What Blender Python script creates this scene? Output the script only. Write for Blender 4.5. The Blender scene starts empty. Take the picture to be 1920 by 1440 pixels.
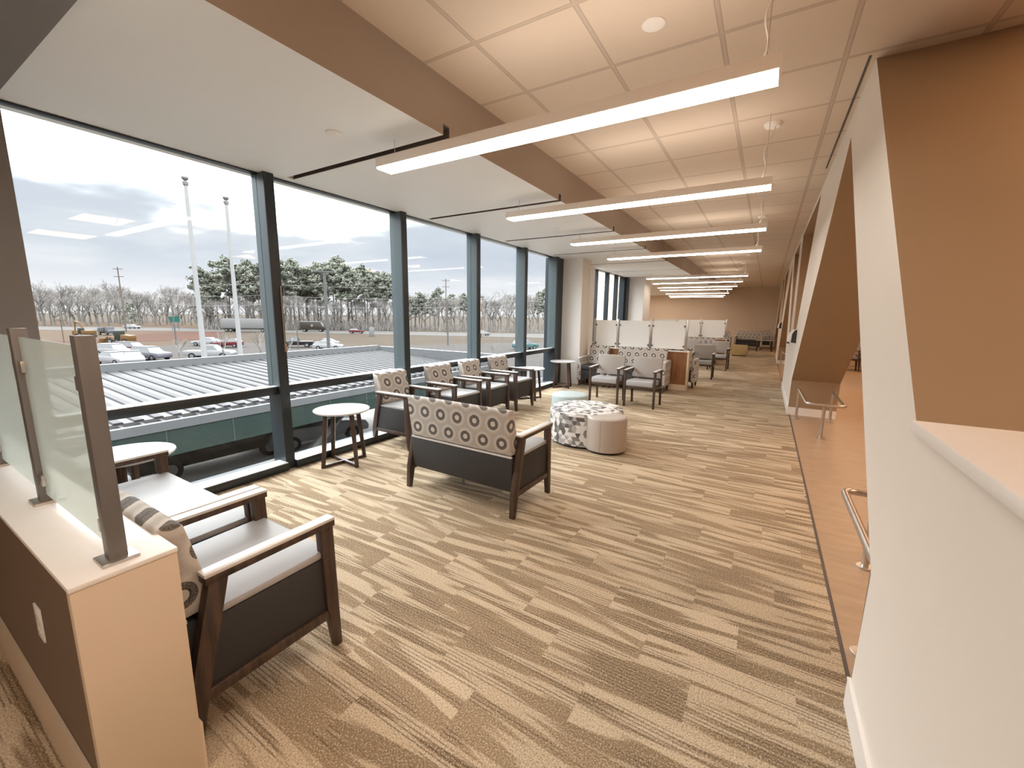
import bpy, bmesh, math, random
from mathutils import Vector, Matrix, geometry
random.seed(7)
SC = bpy.context.scene
COL = SC.collection
PI = math.pi

# ------------------------------------------------------------------ node helpers
def new_mat(name):
    m = bpy.data.materials.new(name); m.use_nodes = True
    nt = m.node_tree; b = nt.nodes['Principled BSDF']
    return m, nt, b
def setin(nt, sock, v):
    if isinstance(v, bpy.types.NodeSocket): nt.links.new(v, sock)
    elif isinstance(v, tuple) and len(v) == 3 and sock.type == 'RGBA': sock.default_value = (*v, 1)
    else: sock.default_value = v
def mth(nt, op, a, b=0.0, c=0.0):
    n = nt.nodes.new('ShaderNodeMath'); n.operation = op
    for i, v in enumerate((a, b, c)): setin(nt, n.inputs[i], v)
    return n.outputs[0]
def mix(nt, f, a, b):
    n = nt.nodes.new('ShaderNodeMix'); n.data_type = 'RGBA'
    setin(nt, n.inputs[0], f); setin(nt, n.inputs[6], a); setin(nt, n.inputs[7], b)
    return n.outputs[2]
def coords(nt, kind='Object'):
    return nt.nodes.new('ShaderNodeTexCoord').outputs[kind]
def sep(nt, v):
    n = nt.nodes.new('ShaderNodeSeparateXYZ'); nt.links.new(v, n.inputs[0]); return n.outputs
def comb(nt, x, y, z=0.0):
    n = nt.nodes.new('ShaderNodeCombineXYZ')
    for i, v in enumerate((x, y, z)): setin(nt, n.inputs[i], v)
    return n.outputs[0]
def noise(nt, vec, scale=1.0, detail=2.0, rough=0.5, out='Fac'):
    n = nt.nodes.new('ShaderNodeTexNoise'); nt.links.new(vec, n.inputs['Vector'])
    n.inputs['Scale'].default_value = scale; n.inputs['Detail'].default_value = detail
    n.inputs['Roughness'].default_value = rough
    return n.outputs[out]
def white(nt, vec):
    n = nt.nodes.new('ShaderNodeTexWhiteNoise'); n.noise_dimensions = '3D'; nt.links.new(vec, n.inputs['Vector'])
    return n.outputs['Value']
def ramp(nt, f, stops):
    n = nt.nodes.new('ShaderNodeValToRGB'); setin(nt, n.inputs[0], f)
    e = n.color_ramp.elements
    while len(e) > 1: e.remove(e[-1])
    for i, (p, c) in enumerate(stops):
        el = e[0] if i == 0 else e.new(p)
        el.position = p; el.color = (*c, 1) if len(c) == 3 else c
    return n.outputs[0]
def smooth(nt, v, a, b):
    n = nt.nodes.new('ShaderNodeMapRange'); n.interpolation_type = 'SMOOTHSTEP'
    setin(nt, n.inputs[0], v); n.inputs[1].default_value = a; n.inputs[2].default_value = b
    return n.outputs[0]
def bump(nt, b, h, strength=0.2, dist=0.002):
    n = nt.nodes.new('ShaderNodeBump'); n.inputs['Strength'].default_value = strength
    n.inputs['Distance'].default_value = dist; nt.links.new(h, n.inputs['Height'])
    nt.links.new(n.outputs[0], b.inputs['Normal'])
def plain(name, col, rough=0.6, metal=0.0, var=0.04, scale=6.0, spec=0.5, bmp=0.0, bscale=300.0, coat=0.0):
    m, nt, b = new_mat(name)
    o = coords(nt)
    n = noise(nt, o, scale, 3)
    lo = tuple(max(0, c * (1 - var)) for c in col); hi = tuple(min(1, c * (1 + var)) for c in col)
    setin(nt, b.inputs['Base Color'], mix(nt, n, lo, hi))
    b.inputs['Roughness'].default_value = rough; b.inputs['Metallic'].default_value = metal
    b.inputs['Specular IOR Level'].default_value = spec
    if coat: b.inputs['Coat Weight'].default_value = coat
    if bmp: bump(nt, b, noise(nt, o, bscale, 2), bmp, 0.001)
    return m

MAT = {}
MAT['cream_paint'] = plain('cream_paint', (0.78, 0.73, 0.665), 0.55, var=0.015, bmp=0.05, bscale=400)
MAT['white_paint'] = plain('white_paint', (0.88, 0.88, 0.88), 0.5, var=0.01, bmp=0.03, bscale=400)
MAT['trim_white'] = plain('trim_white', (0.84, 0.81, 0.78), 0.4, var=0.01)
MAT['taupe_paint'] = plain('taupe_paint', (0.35, 0.25, 0.155), 0.7, var=0.04, scale=2, bmp=0.1, bscale=300)
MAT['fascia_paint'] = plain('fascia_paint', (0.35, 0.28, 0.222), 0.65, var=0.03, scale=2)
MAT['pier_paint'] = plain('pier_paint', (0.20, 0.185, 0.175), 0.7, var=0.03, scale=2)
MAT['brown_paint'] = plain('brown_paint', (0.17, 0.115, 0.085), 0.6, var=0.08, scale=3, bmp=0.12, bscale=250)
MAT['endwall_paint'] = plain('endwall_paint', (0.66, 0.53, 0.41), 0.7, var=0.03, scale=2)
MAT['panel_cream'] = plain('panel_cream', (0.64, 0.53, 0.40), 0.45, var=0.02, bmp=0.05, bscale=200)
MAT['quartz_white'] = plain('quartz_white', (0.80, 0.78, 0.76), 0.3, var=0.02, scale=40)
MAT['soffit_paint'] = plain('soffit_paint', (0.85, 0.875, 0.885), 0.6, var=0.01)
MAT['slot_dark'] = plain('slot_dark', (0.10, 0.08, 0.07), 0.7)
MAT['frame_dark'] = plain('frame_dark', (0.011, 0.019, 0.025), 0.38, metal=0.0, var=0.06, spec=0.6)
MAT['frame_skylit'] = plain('frame_skylit', (0.085, 0.11, 0.118), 0.35, metal=0.2, var=0.06)  # dark frame finish with sky light on its sides put into the colour
MAT['sky_sheen'] = plain('sky_sheen', (0.5, 0.51, 0.52), 0.3, metal=0.1, var=0.03)  # sky reflection on the dark rail tops, put into the colour
MAT['steel'] = plain('steel', (0.58, 0.55, 0.52), 0.28, metal=0.9, var=0.05, scale=30)
MAT['nickel'] = plain('nickel', (0.17, 0.163, 0.158), 0.4, metal=0.2, var=0.05, scale=30)
MAT['vinyl_grey'] = plain('vinyl_grey', (0.365, 0.365, 0.37), 0.42, var=0.02, bmp=0.05, bscale=500)
MAT['vinyl_taupe'] = plain('vinyl_taupe', (0.35, 0.315, 0.285), 0.4, var=0.03, bmp=0.04, bscale=500)
MAT['vinyl_beige'] = plain('vinyl_beige', (0.41, 0.355, 0.31), 0.4, var=0.02, bmp=0.04, bscale=400)
MAT['vinyl_teal'] = plain('vinyl_teal', (0.40, 0.48, 0.485), 0.4, var=0.02, bmp=0.04, bscale=400)
MAT['vinyl_olive'] = plain('vinyl_olive', (0.42, 0.33, 0.16), 0.45, var=0.05, bmp=0.04, bscale=400)
MAT['charcoal'] = plain('charcoal', (0.030, 0.029, 0.030), 0.62, var=0.25, scale=250, bmp=0.3, bscale=700)
MAT['table_white'] = plain('table_white', (0.57, 0.565, 0.57), 0.3, var=0.01)
MAT['cap_white'] = plain('cap_white', (0.64, 0.62, 0.605), 0.28, var=0.03)
MAT['lamp_housing'] = plain('lamp_housing', (0.88, 0.84, 0.79), 0.4, var=0.01)
MAT['cable_white'] = plain('cable_white', (0.75, 0.70, 0.64), 0.5)
MAT['plastic_white'] = plain('plastic_white', (0.85, 0.84, 0.83), 0.35, var=0.01)
MAT['plastic_black'] = plain('plastic_black', (0.03, 0.03, 0.03), 0.4)
MAT['rubber'] = plain('rubber', (0.02, 0.02, 0.02), 0.8)

def wood(name, dark, light, rough=0.4, scale=1.0):
    m, nt, b = new_mat(name)
    o = sep(nt, coords(nt))
    v = comb(nt, mth(nt, 'MULTIPLY', o[0], 40 * scale), mth(nt, 'MULTIPLY', o[1], 40 * scale), mth(nt, 'MULTIPLY', o[2], 4 * scale))
    n = noise(nt, v, 1.0, 4, 0.6)
    setin(nt, b.inputs['Base Color'], mix(nt, smooth(nt, n, 0.3, 0.7), dark, light))
    b.inputs['Roughness'].default_value = rough
    return m
MAT['wood_dark'] = wood('wood_dark', (0.028, 0.017, 0.012), (0.082, 0.046, 0.029), 0.42)
MAT['wood_veneer'] = wood('wood_veneer', (0.20, 0.085, 0.034), (0.29, 0.135, 0.058), 0.35, 0.5)

def ring_fabric(name, base, halo, ring, eye, p=0.1776, q=0.30, r=0.050, soft=1.0):
    """woven upholstery with staggered rows of ringed discs; u runs along the face, v is height"""
    m, nt, b = new_mat(name)
    o = sep(nt, coords(nt))
    u = mth(nt, 'ADD', mth(nt, 'ADD', o[0], o[1]), 0.02)
    v = mth(nt, 'ADD', o[2], 0.02)
    def dist(du, dv):
        a = mth(nt, 'WRAP', mth(nt, 'ADD', u, du), p / 2, -p / 2)
        c = mth(nt, 'WRAP', mth(nt, 'ADD', v, dv), q / 2, -q / 2)
        return mth(nt, 'SQRT', mth(nt, 'ADD', mth(nt, 'MULTIPLY', a, a), mth(nt, 'MULTIPLY', c, c)))
    d = mth(nt, 'MINIMUM', dist(0, 0), dist(p / 2, q / 2))
    c = mix(nt, smooth(nt, d, 0.058, 0.088), halo, base)
    c = mix(nt, smooth(nt, d, r + 0.002, r - 0.001), c, ring)
    c = mix(nt, smooth(nt, mth(nt, 'ABSOLUTE', mth(nt, 'SUBTRACT', d, 0.026)), 0.006, 0.003), c, tuple(k * 0.35 for k in ring))
    c = mix(nt, smooth(nt, d, 0.024, 0.022), c, eye)
    dots = noise(nt, coords(nt), 260, 1)
    c = mix(nt, mth(nt, 'MULTIPLY', smooth(nt, dots, 0.45, 0.62), 0.22), c, (0.72, 0.66, 0.58))
    setin(nt, b.inputs['Base Color'], c); b.inputs['Roughness'].default_value = 0.85
    bump(nt, b, dots, 0.25, 0.001)
    return m
MAT['ring_fabric'] = ring_fabric('ring_fabric', (0.41, 0.38, 0.35), (0.55, 0.52, 0.49), (0.085, 0.075, 0.07), (0.58, 0.55, 0.525))

def geo_fabric():
    m, nt, b = new_mat('trapezoid_fabric')
    o = sep(nt, coords(nt, 'UV'))
    v = mth(nt, 'DIVIDE', o[1], 0.048); row = mth(nt, 'FLOOR', v); f = mth(nt, 'FRACT', v)
    u = mth(nt, 'SUBTRACT', mth(nt, 'ADD', mth(nt, 'DIVIDE', o[0], 0.095), mth(nt, 'MULTIPLY', row, 0.5)), mth(nt, 'MULTIPLY', f, 0.22))
    cell = mth(nt, 'FLOOR', u); g = mth(nt, 'FRACT', u)
    part = mth(nt, 'GREATER_THAN', g, mth(nt, 'SUBTRACT', 0.72, mth(nt, 'MULTIPLY', f, 0.44)))
    h = white(nt, comb(nt, cell, row, mth(nt, 'MULTIPLY', part, 7.3)))
    c = ramp(nt, h, [(0, (0.66, 0.64, 0.62)), (0.38, (0.34, 0.33, 0.32)), (0.58, (0.16, 0.155, 0.15)), (0.74, (0.04, 0.036, 0.036)), (0.92, (0.60, 0.58, 0.55))])
    nt.nodes[-1].color_ramp.interpolation = 'CONSTANT'
    for n in nt.nodes:
        if n.type == 'VALTORGB': n.color_ramp.interpolation = 'CONSTANT'
    dots = noise(nt, coords(nt), 300, 1)
    c = mix(nt, mth(nt, 'MULTIPLY', dots, 0.25), c, (0.5, 0.47, 0.44))
    setin(nt, b.inputs['Base Color'], c); b.inputs['Roughness'].default_value = 0.8
    return m
MAT['trapezoid_fabric'] = geo_fabric()

def carpet():
    m, nt, b = new_mat('carpet_planks')
    o3 = coords(nt); o = sep(nt, o3)
    PX, PY = 0.61, 0.25
    row = mth(nt, 'FLOOR', mth(nt, 'DIVIDE', o[1], PY))
    xs = mth(nt, 'ADD', mth(nt, 'DIVIDE', o[0], PX), mth(nt, 'MULTIPLY', row, 0.37))
    colm = mth(nt, 'FLOOR', xs)
    h = white(nt, comb(nt, colm, row, 1.0)); h2 = white(nt, comb(nt, colm, row, 5.0))
    slant = mth(nt, 'MULTIPLY', mth(nt, 'SUBTRACT', h2, 0.5), 0.20)
    yy = mth(nt, 'ADD', o[1], mth(nt, 'MULTIPLY', o[0], slant))
    # wedge-shaped pale streaks running across the room, broken at every plank
    v = comb(nt, mth(nt, 'ADD', mth(nt, 'MULTIPLY', o[0], 1.5), mth(nt, 'MULTIPLY', h, 31.0)), mth(nt, 'ADD', mth(nt, 'MULTIPLY', yy, 19.0), mth(nt, 'MULTIPLY', h2, 17.0)), h)
    n1 = noise(nt, v, 1.0, 1.0, 0.4)
    streak = smooth(nt, n1, 0.46, 0.54)
    # bundles of fine dark ribs
    rib = smooth(nt, mth(nt, 'SINE', mth(nt, 'MULTIPLY', o[1], 2 * PI / 0.0175)), 0.15, 0.75)
    v2 = comb(nt, mth(nt, 'ADD', mth(nt, 'MULTIPLY', o[0], 1.3), mth(nt, 'MULTIPLY', h2, 23.0)), mth(nt, 'MULTIPLY', o[1], 13.0), mth(nt, 'ADD', h, 4.0))
    mask = smooth(nt, noise(nt, v2, 1.0, 1.0, 0.5), 0.50, 0.56)
    lines = mth(nt, 'MULTIPLY', rib, mask)
    light = mix(nt, h, (0.485, 0.38, 0.258), (0.56, 0.45, 0.318))
    dark = mix(nt, h2, (0.25, 0.178, 0.105), (0.32, 0.232, 0.142))
    c = mix(nt, streak, light, dark)
    c = mix(nt, mth(nt, 'MULTIPLY', lines, 0.62), c, (0.09, 0.06, 0.04))
    sp = noise(nt, o3, 150, 2, 0.7)
    c = mix(nt, mth(nt, 'MULTIPLY', smooth(nt, sp, 0.50, 0.66), 0.55), c, (0.11, 0.075, 0.048))
    c = mix(nt, mth(nt, 'MULTIPLY', smooth(nt, sp, 0.48, 0.34), 0.50), c, (0.78, 0.68, 0.54))
    setin(nt, b.inputs['Base Color'], c); b.inputs['Roughness'].default_value = 0.95
    b.inputs['Specular IOR Level'].default_value = 0.15
    bump(nt, b, sp, 0.6, 0.004)
    return m
MAT['carpet'] = carpet()

def vinyl_floor():
    m, nt, b = new_mat('tan_resilient_floor')
    o3 = coords(nt); o = sep(nt, o3)
    v = comb(nt, mth(nt, 'MULTIPLY', o[0], 1.2), mth(nt, 'MULTIPLY', o[1], 4.0))
    n = noise(nt, v, 3.0, 5, 0.65)
    setin(nt, b.inputs['Base Color'], ramp(nt, n, [(0.3, (0.36, 0.255, 0.165)), (0.6, (0.42, 0.30, 0.20)), (0.8, (0.50, 0.38, 0.27))]))
    b.inputs['Roughness'].default_value = 0.42
    return m
MAT['tan_floor'] = vinyl_floor()

def ceiling_tiles():
    m, nt, b = new_mat('lay_in_ceiling_tiles')
    o3 = coords(nt); o = sep(nt, o3)
    T = 0.642
    a = mth(nt, 'ABSOLUTE', mth(nt, 'WRAP', mth(nt, 'SUBTRACT', o[0], 0.262), T / 2, -T / 2))
    c_ = mth(nt, 'ABSOLUTE', mth(nt, 'WRAP', mth(nt, 'SUBTRACT', o[1], 2.276), T / 2, -T / 2))
    d = mth(nt, 'MINIMUM', a, c_)
    tee = smooth(nt, d, 0.0105, 0.0085)
    gap = smooth(nt, mth(nt, 'ABSOLUTE', mth(nt, 'SUBTRACT', d, 0.0125)), 0.0035, 0.0015)
    n = noise(nt, o3, 120, 3, 0.7)
    tile = mix(nt, n, (0.65, 0.545, 0.44), (0.72, 0.61, 0.495))
    c = mix(nt, tee, tile, (0.55, 0.45, 0.36))
    c = mix(nt, mth(nt, 'MULTIPLY', gap, 0.6), c, (0.30, 0.24, 0.18))
    setin(nt, b.inputs['Base Color'], c); b.inputs['Roughness'].default_value = 0.9
    bump(nt, b, mth(nt, 'SUBTRACT', mth(nt, 'MULTIPLY', n, 0.1), gap), 0.4, 0.006)
    return m
MAT['ceiling_tiles'] = ceiling_tiles()

def schlick(nt, k=1.0):
    lw = nt.nodes.new('ShaderNodeLayerWeight'); lw.inputs[0].default_value = 0.5
    return mth(nt, 'MULTIPLY', mth(nt, 'ADD', 0.04, mth(nt, 'MULTIPLY', 0.96, mth(nt, 'POWER', lw.outputs['Facing'], 5.0))), k)
def glass(name, tint, refl=1.0, ior=1.5):
    m = bpy.data.materials.new(name); m.use_nodes = True; nt = m.node_tree; nt.nodes.clear()
    out = nt.nodes.new('ShaderNodeOutputMaterial'); t = nt.nodes.new('ShaderNodeBsdfTransparent'); g = nt.nodes.new('ShaderNodeBsdfGlossy')
    mx = nt.nodes.new('ShaderNodeMixShader')
    t.inputs[0].default_value = (*tint, 1); g.inputs['Roughness'].default_value = 0.0
    nt.links.new(schlick(nt, refl), mx.inputs[0]); nt.links.new(t.outputs[0], mx.inputs[1]); nt.links.new(g.outputs[0], mx.inputs[2])
    nt.links.new(mx.outputs[0], out.inputs[0])
    return m
MAT['window_glass'] = glass('window_glass', (0.97, 0.985, 0.985), 0.36)
def frosted(name, z0, z1, lo, hi, tint, trans=0.72):
    """etched privacy glass: frost strongest at the bottom, thinning to the clear top edge"""
    m = bpy.data.materials.new(name); m.use_nodes = True; nt = m.node_tree; nt.nodes.clear()
    out = nt.nodes.new('ShaderNodeOutputMaterial')
    t = nt.nodes.new('ShaderNodeBsdfTransparent'); d = nt.nodes.new('ShaderNodeBsdfDiffuse'); l = nt.nodes.new('ShaderNodeBsdfTranslucent')
    g = nt.nodes.new('ShaderNodeBsdfGlossy'); g.inputs['Roughness'].default_value = 0.08
    t.inputs[0].default_value = (0.93, 0.97, 0.95, 1); d.inputs[0].default_value = (*tint, 1); l.inputs[0].default_value = (*tint, 1)
    a = nt.nodes.new('ShaderNodeAddShader'); nt.links.new(d.outputs[0], a.inputs[0]); nt.links.new(l.outputs[0], a.inputs[1])
    mx0 = nt.nodes.new('ShaderNodeMixShader'); mx0.inputs[0].default_value = trans
    nt.links.new(d.outputs[0], mx0.inputs[1]); nt.links.new(l.outputs[0], mx0.inputs[2])
    z = sep(nt, coords(nt))[2]
    f = nt.nodes.new('ShaderNodeMapRange'); nt.links.new(z, f.inputs[0]); f.inputs[1].default_value = z0; f.inputs[2].default_value = z1
    f.inputs[3].default_value = lo; f.inputs[4].default_value = hi
    mx = nt.nodes.new('ShaderNodeMixShader'); nt.links.new(f.outputs[0], mx.inputs[0]); nt.links.new(t.outputs[0], mx.inputs[1]); nt.links.new(mx0.outputs[0], mx.inputs[2])
    m2 = nt.nodes.new('ShaderNodeMixShader'); nt.links.new(schlick(nt, 0.7), m2.inputs[0]); nt.links.new(mx.outputs[0], m2.inputs[1]); nt.links.new(g.outputs[0], m2.inputs[2])
    nt.links.new(m2.outputs[0], out.inputs[0])
    return m
MAT['frosted_near'] = frosted('frosted_near', 0.90, 1.46, 0.68, 0.40, (0.88, 0.96, 0.93), 0.8)
MAT['frosted_far'] = frosted('frosted_far', 0.88, 1.45, 0.95, 0.90, (0.97, 0.98, 0.98), 0.25)
def emit(name, col, s):
    m, nt, b = new_mat(name)
    b.inputs['Base Color'].default_value = (0.8, 0.8, 0.8, 1)
    b.inputs['Emission Color'].default_value = (*col, 1); b.inputs['Emission Strength'].default_value = s
    return m
MAT['lamp_lens'] = emit('lamp_lens', (1.0, 0.90, 0.79), 11.5)

# ------------------------------------------------------------------ mesh helpers
class MB:
    def __init__(self): self.bm = bmesh.new(); self.uv = None
    def box(self, x0, x1, y0, y1, z0, z1):
        v = [self.bm.verts.new(p) for p in ((x0, y0, z0), (x1, y0, z0), (x1, y1, z0), (x0, y1, z0), (x0, y0, z1), (x1, y0, z1), (x1, y1, z1), (x0, y1, z1))]
        for f in ((0, 3, 2, 1), (4, 5, 6, 7), (0, 1, 5, 4), (1, 2, 6, 5), (2, 3, 7, 6), (3, 0, 4, 7)): self.bm.faces.new([v[i] for i in f])
        return self
    def hexa(self, lo, hi):
        """eight corners: four of the lower ring, four of the upper ring, both counter-clockwise from above"""
        v = [self.bm.verts.new(p) for p in list(lo) + list(hi)]
        for f in ((0, 3, 2, 1), (4, 5, 6, 7), (0, 1, 5, 4), (1, 2, 6, 5), (2, 3, 7, 6), (3, 0, 4, 7)): self.bm.faces.new([v[i] for i in f])
        return self
    def prism(self, pts, axis, a, b):
        """polygon extruded along axis 'x' (pts are y,z) / 'y' (pts are x,z) / 'z' (pts are x,y)"""
        def P(p, t): return {'x': (t, p[0], p[1]), 'y': (p[0], t, p[1]), 'z': (p[0], p[1], t)}[axis]
        va = [self.bm.verts.new(P(p, a)) for p in pts]; vb = [self.bm.verts.new(P(p, b)) for p in pts]
        n = len(pts)
        self.bm.faces.new(va); self.bm.faces.new(vb[::-1])
        for i in range(n): self.bm.faces.new((va[i], vb[i], vb[(i + 1) % n], va[(i + 1) % n]))
        return self
    def tube(self, path, r, seg=10, r2=None, cap=True):
        path = [Vector(p) for p in path]; n = len(path); rings = []
        prev = None
        for i, p in enumerate(path):
            t = (path[min(i + 1, n - 1)] - path[max(i - 1, 0)]).normalized()
            if prev is None:
                a = t.cross(Vector((0, 0, 1)))
                if a.length < 1e-3: a = t.cross(Vector((1, 0, 0)))
                a.normalize()
            else:
                a = prev - t * prev.dot(t)
                if a.length < 1e-4: a = t.cross(Vector((0, 0, 1)))
                a.normalize()
            prev = a
            b = t.cross(a); rr = r if r2 is None else r + (r2 - r) * i / (n - 1)
            rings.append([self.bm.verts.new(p + a * math.cos(2 * PI * k / seg) * rr + b * math.sin(2 * PI * k / seg) * rr) for k in range(seg)])
        for i in range(n - 1):
            for k in range(seg): self.bm.faces.new((rings[i][k], rings[i + 1][k], rings[i + 1][(k + 1) % seg], rings[i][(k + 1) % seg]))
        if cap and seg > 2: self.bm.faces.new(rings[0]); self.bm.faces.new(rings[-1][::-1])
        return self
    def lathe(self, prof, seg=48, c=(0, 0), uv=False):
        """profile of (radius, z) revolved about z; closes on the axis where radius is 0"""
        rings = []
        for r, z in prof:
            if r < 1e-6: rings.append([self.bm.verts.new((c[0], c[1], z))])
            else: rings.append([self.bm.verts.new((c[0] + r * math.cos(2 * PI * k / seg), c[1] + r * math.sin(2 * PI * k / seg), z)) for k in range(seg)])
        if uv and self.uv is None: self.uv = self.bm.loops.layers.uv.new('UVMap')
        for i in range(len(rings) - 1):
            A, B = rings[i], rings[i + 1]
            for k in range(seg):
                k2 = (k + 1) % seg
                if len(A) == 1 and len(B) == 1: continue
                if len(A) == 1: f = self.bm.faces.new((A[0], B[k2], B[k])); 
                elif len(B) == 1: f = self.bm.faces.new((A[k], A[k2], B[0]))
                else: f = self.bm.faces.new((A[k], A[k2], B[k2], B[k]))
                if uv:
                    f.normal_update(); top = abs(f.normal.z) > 0.75
                    R = prof[0][0] if prof[0][0] > 0 else prof[1][0]
                    for lp in f.loops:
                        co = lp.vert.co
                        if top: lp[self.uv].uv = (co.x - c[0] + 9, co.y - c[1] + 9)
                        else:
                            ang = math.atan2(co.y - c[1], co.x - c[0])
                            if ang < 0: ang += 2 * PI
                            if k == seg - 1 and ang < 0.01: ang = 2 * PI
                            lp[self.uv].uv = (ang * R, co.z)
        return self
    def ball(self, c, r, seg=16, rings=8):
        prof = [(r * math.sin(PI * i / rings), c[2] - r * math.cos(PI * i / rings)) for i in range(rings + 1)]
        prof[0] = (0, c[2] - r); prof[-1] = (0, c[2] + r)
        return self.lathe(prof, seg, (c[0], c[1]))
    def build(self, name, mat, parent=None, bevel=0.0, smooth_=False, seg=2, angle=35):
        bmesh.ops.recalc_face_normals(self.bm, faces=self.bm.faces)
        if bevel:
            es = [e for e in self.bm.edges if len(e.link_faces) == 2 and e.calc_face_angle(0) > math.radians(angle)]
            bmesh.ops.bevel(self.bm, geom=es, offset=bevel, segments=seg, profile=0.5, affect='EDGES', clamp_overlap=True)
        me = bpy.data.meshes.new(name); self.bm.to_mesh(me); self.bm.free()
        mats = mat if isinstance(mat, (list, tuple)) else [mat]
        for k in mats: me.materials.append(MAT[k] if isinstance(k, str) else k)
        if smooth_ or bevel:
            me.polygons.foreach_set('use_smooth', [True] * len(me.polygons))
            if not smooth_ is True: pass
            try: me.set_sharp_from_angle(angle=math.radians(40))
            except Exception: pass
        o = bpy.data.objects.new(name, me); COL.objects.link(o)
        if parent is not None: o.parent = parent
        return o

def thing(name, label, cat, loc=(0, 0, 0), rz=0.0, group=None):
    o = bpy.data.objects.new(name, None); COL.objects.link(o); o.empty_display_size = 0.1
    o.location = loc; o.rotation_euler = (0, 0, rz); o['label'] = label; o['category'] = cat
    if group: o['group'] = group
    return o
def tag(o, label, cat, group=None, kind=None):
    o['label'] = label; o['category'] = cat
    if group: o['group'] = group
    if kind: o['kind'] = kind
    return o
def struct(o, label=None):
    o['kind'] = 'structure'
    if label: o['label'] = label
    return o
def dup(root, loc, rz, label, group=None):
    r = root.copy(); COL.objects.link(r); r.location = loc; r.rotation_euler = (0, 0, rz); r['label'] = label
    if group: r['group'] = group
    for ch in list(root.children):
        c = ch.copy(); COL.objects.link(c); c.parent = r
        for g in list(ch.children):
            d = g.copy(); COL.objects.link(d); d.parent = c
    return r

# ------------------------------------------------------------------ camera
cam = bpy.data.cameras.new('camera'); co = bpy.data.objects.new('camera', cam); COL.objects.link(co)
cam.sensor_width = 36.0; cam.lens = 780.532 / 1920 * 36.0; cam.clip_start = 0.05; cam.clip_end = 3000
Rm = Matrix(((0.85510006, -0.09535428, 0.50961893), (0.51832235, 0.1343302, -0.84456932), (0.01207609, 0.98633816, 0.16429002)))
HC = 1.56
co.matrix_world = Matrix.Translation((0, 0, HC)) @ Rm.to_4x4()
SC.camera = co
def ray(u, v): return Rm @ Vector((u - 960.0, 720.0 - v, -780.532))
def on_z(u, v, z=0.0):
    d = ray(u, v); t = (z - HC) / d.z; return Vector((d.x * t, d.y * t, z))
def at_dist(u, D):
    d = ray(u, 580); k = D / math.hypot(d.x, d.y); return (d.x * k, d.y * k)

SC.view_settings.view_transform = 'Standard'; SC.view_settings.look = 'None'
SC.view_settings.gamma = 1.0; SC.view_settings.use_curve_mapping = False
SC.view_settings.exposure = 0.30
SC.cycles.use_denoising = True
SC.cycles.max_bounces = 10; SC.cycles.diffuse_bounces = 6; SC.cycles.transparent_max_bounces = 16
SC.cycles.sample_clamp_indirect = 8.0

# ================================================================== THE ROOM SHELL
WX = -4.10            # glass plane of the window wall
RX = 0.43             # face of the right-hand truss wall
RD = 1.06             # its far face
CZ = 3.17             # lay-in ceiling
SZ = 2.80             # soffit by the windows
YEND = 26.5
Y0 = -3.0

m = MB(); m.box(-4.25, 0.447, Y0, YEND, -0.12, 0.0); struct(m.build('floor', 'carpet'), 'striped tan carpet planks')
m = MB(); m.box(0.447, 0.464, Y0, YEND, -0.12, 0.001); struct(m.build('trim_1', 'slot_dark'), 'dark edging strip between carpet and hard floor')
m = MB(); m.box(0.464, 9.0, Y0, YEND, -0.12, 0.0); struct(m.build('floor_right', 'tan_floor'), 'tan resilient floor beyond the carpet')
m = MB(); m.box(-2.07, 9.0, Y0, YEND, CZ, CZ + 0.1); struct(m.build('ceiling', 'ceiling_tiles'), 'lay-in tile ceiling')
# soffit over the window side, cut by transverse slots
SLOTS = [2.49, 4.40, 6.30, 8.18, 10.1, 12.0, 13.9, 15.8, 17.7, 19.6, 21.5, 23.4]
SW = 0.035
m = MB(); m.box(WX - 0.15, -2.07, 0.71, YEND, 2.875, CZ + 0.1); m.box(WX - 0.15, -3.97, 0.71, YEND, SZ, 2.875)
e = [0.71] + [s for y in SLOTS for s in (y - SW, y + SW)] + [YEND]
for a, b in zip(e[::2], e[1::2]): m.box(-3.97, -2.07, a, b, SZ, 2.875)
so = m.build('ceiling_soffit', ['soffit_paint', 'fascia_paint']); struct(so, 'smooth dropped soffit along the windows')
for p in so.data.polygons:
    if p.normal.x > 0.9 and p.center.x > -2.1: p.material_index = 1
for y in SLOTS:
    m = MB(); m.box(-3.968, -2.075, y - SW + 0.001, y + SW - 0.001, 2.862, 2.874); 
    m.box(-3.968, -2.072, y - SW + 0.0005, y - SW + 0.004, SZ + 0.002, 2.87); m.box(-3.968, -2.072, y + SW - 0.004, y + SW - 0.0005, SZ + 0.002, 2.87)
    struct(m.build('trim_slot', 'slot_dark'), 'dark air slot across the soffit')
# solid wall and bulkhead before the first pane
m = MB(); m.box(-4.4, WX + 0.02, Y0, 0.745, -0.12, CZ); struct(m.build('wall_left', 'pier_paint'), 'grey-brown pier before the windows')
m = MB(); m.box(WX - 0.1, -2.07, Y0, 0.709, 2.775, CZ + 0.1); struct(m.build('ceiling_bulkhead', 'pier_paint'), 'grey-brown bulkhead')
# far and rear walls
m = MB(); m.box(-6.8, 9.0, YEND, YEND + 0.1, -0.1, CZ + 0.1); struct(m.build('wall_far', 'endwall_paint'), 'tan end wall')
m = MB(); m.box(-4.4, 9.0, Y0 - 0.1, Y0, -0.1, CZ + 0.1); struct(m.build('wall_rear', 'endwall_paint'))
m = MB(); m.box(9.0, 9.1, Y0, YEND, -0.1, CZ + 0.1); struct(m.build('wall_outer_right', 'endwall_paint'))
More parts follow.
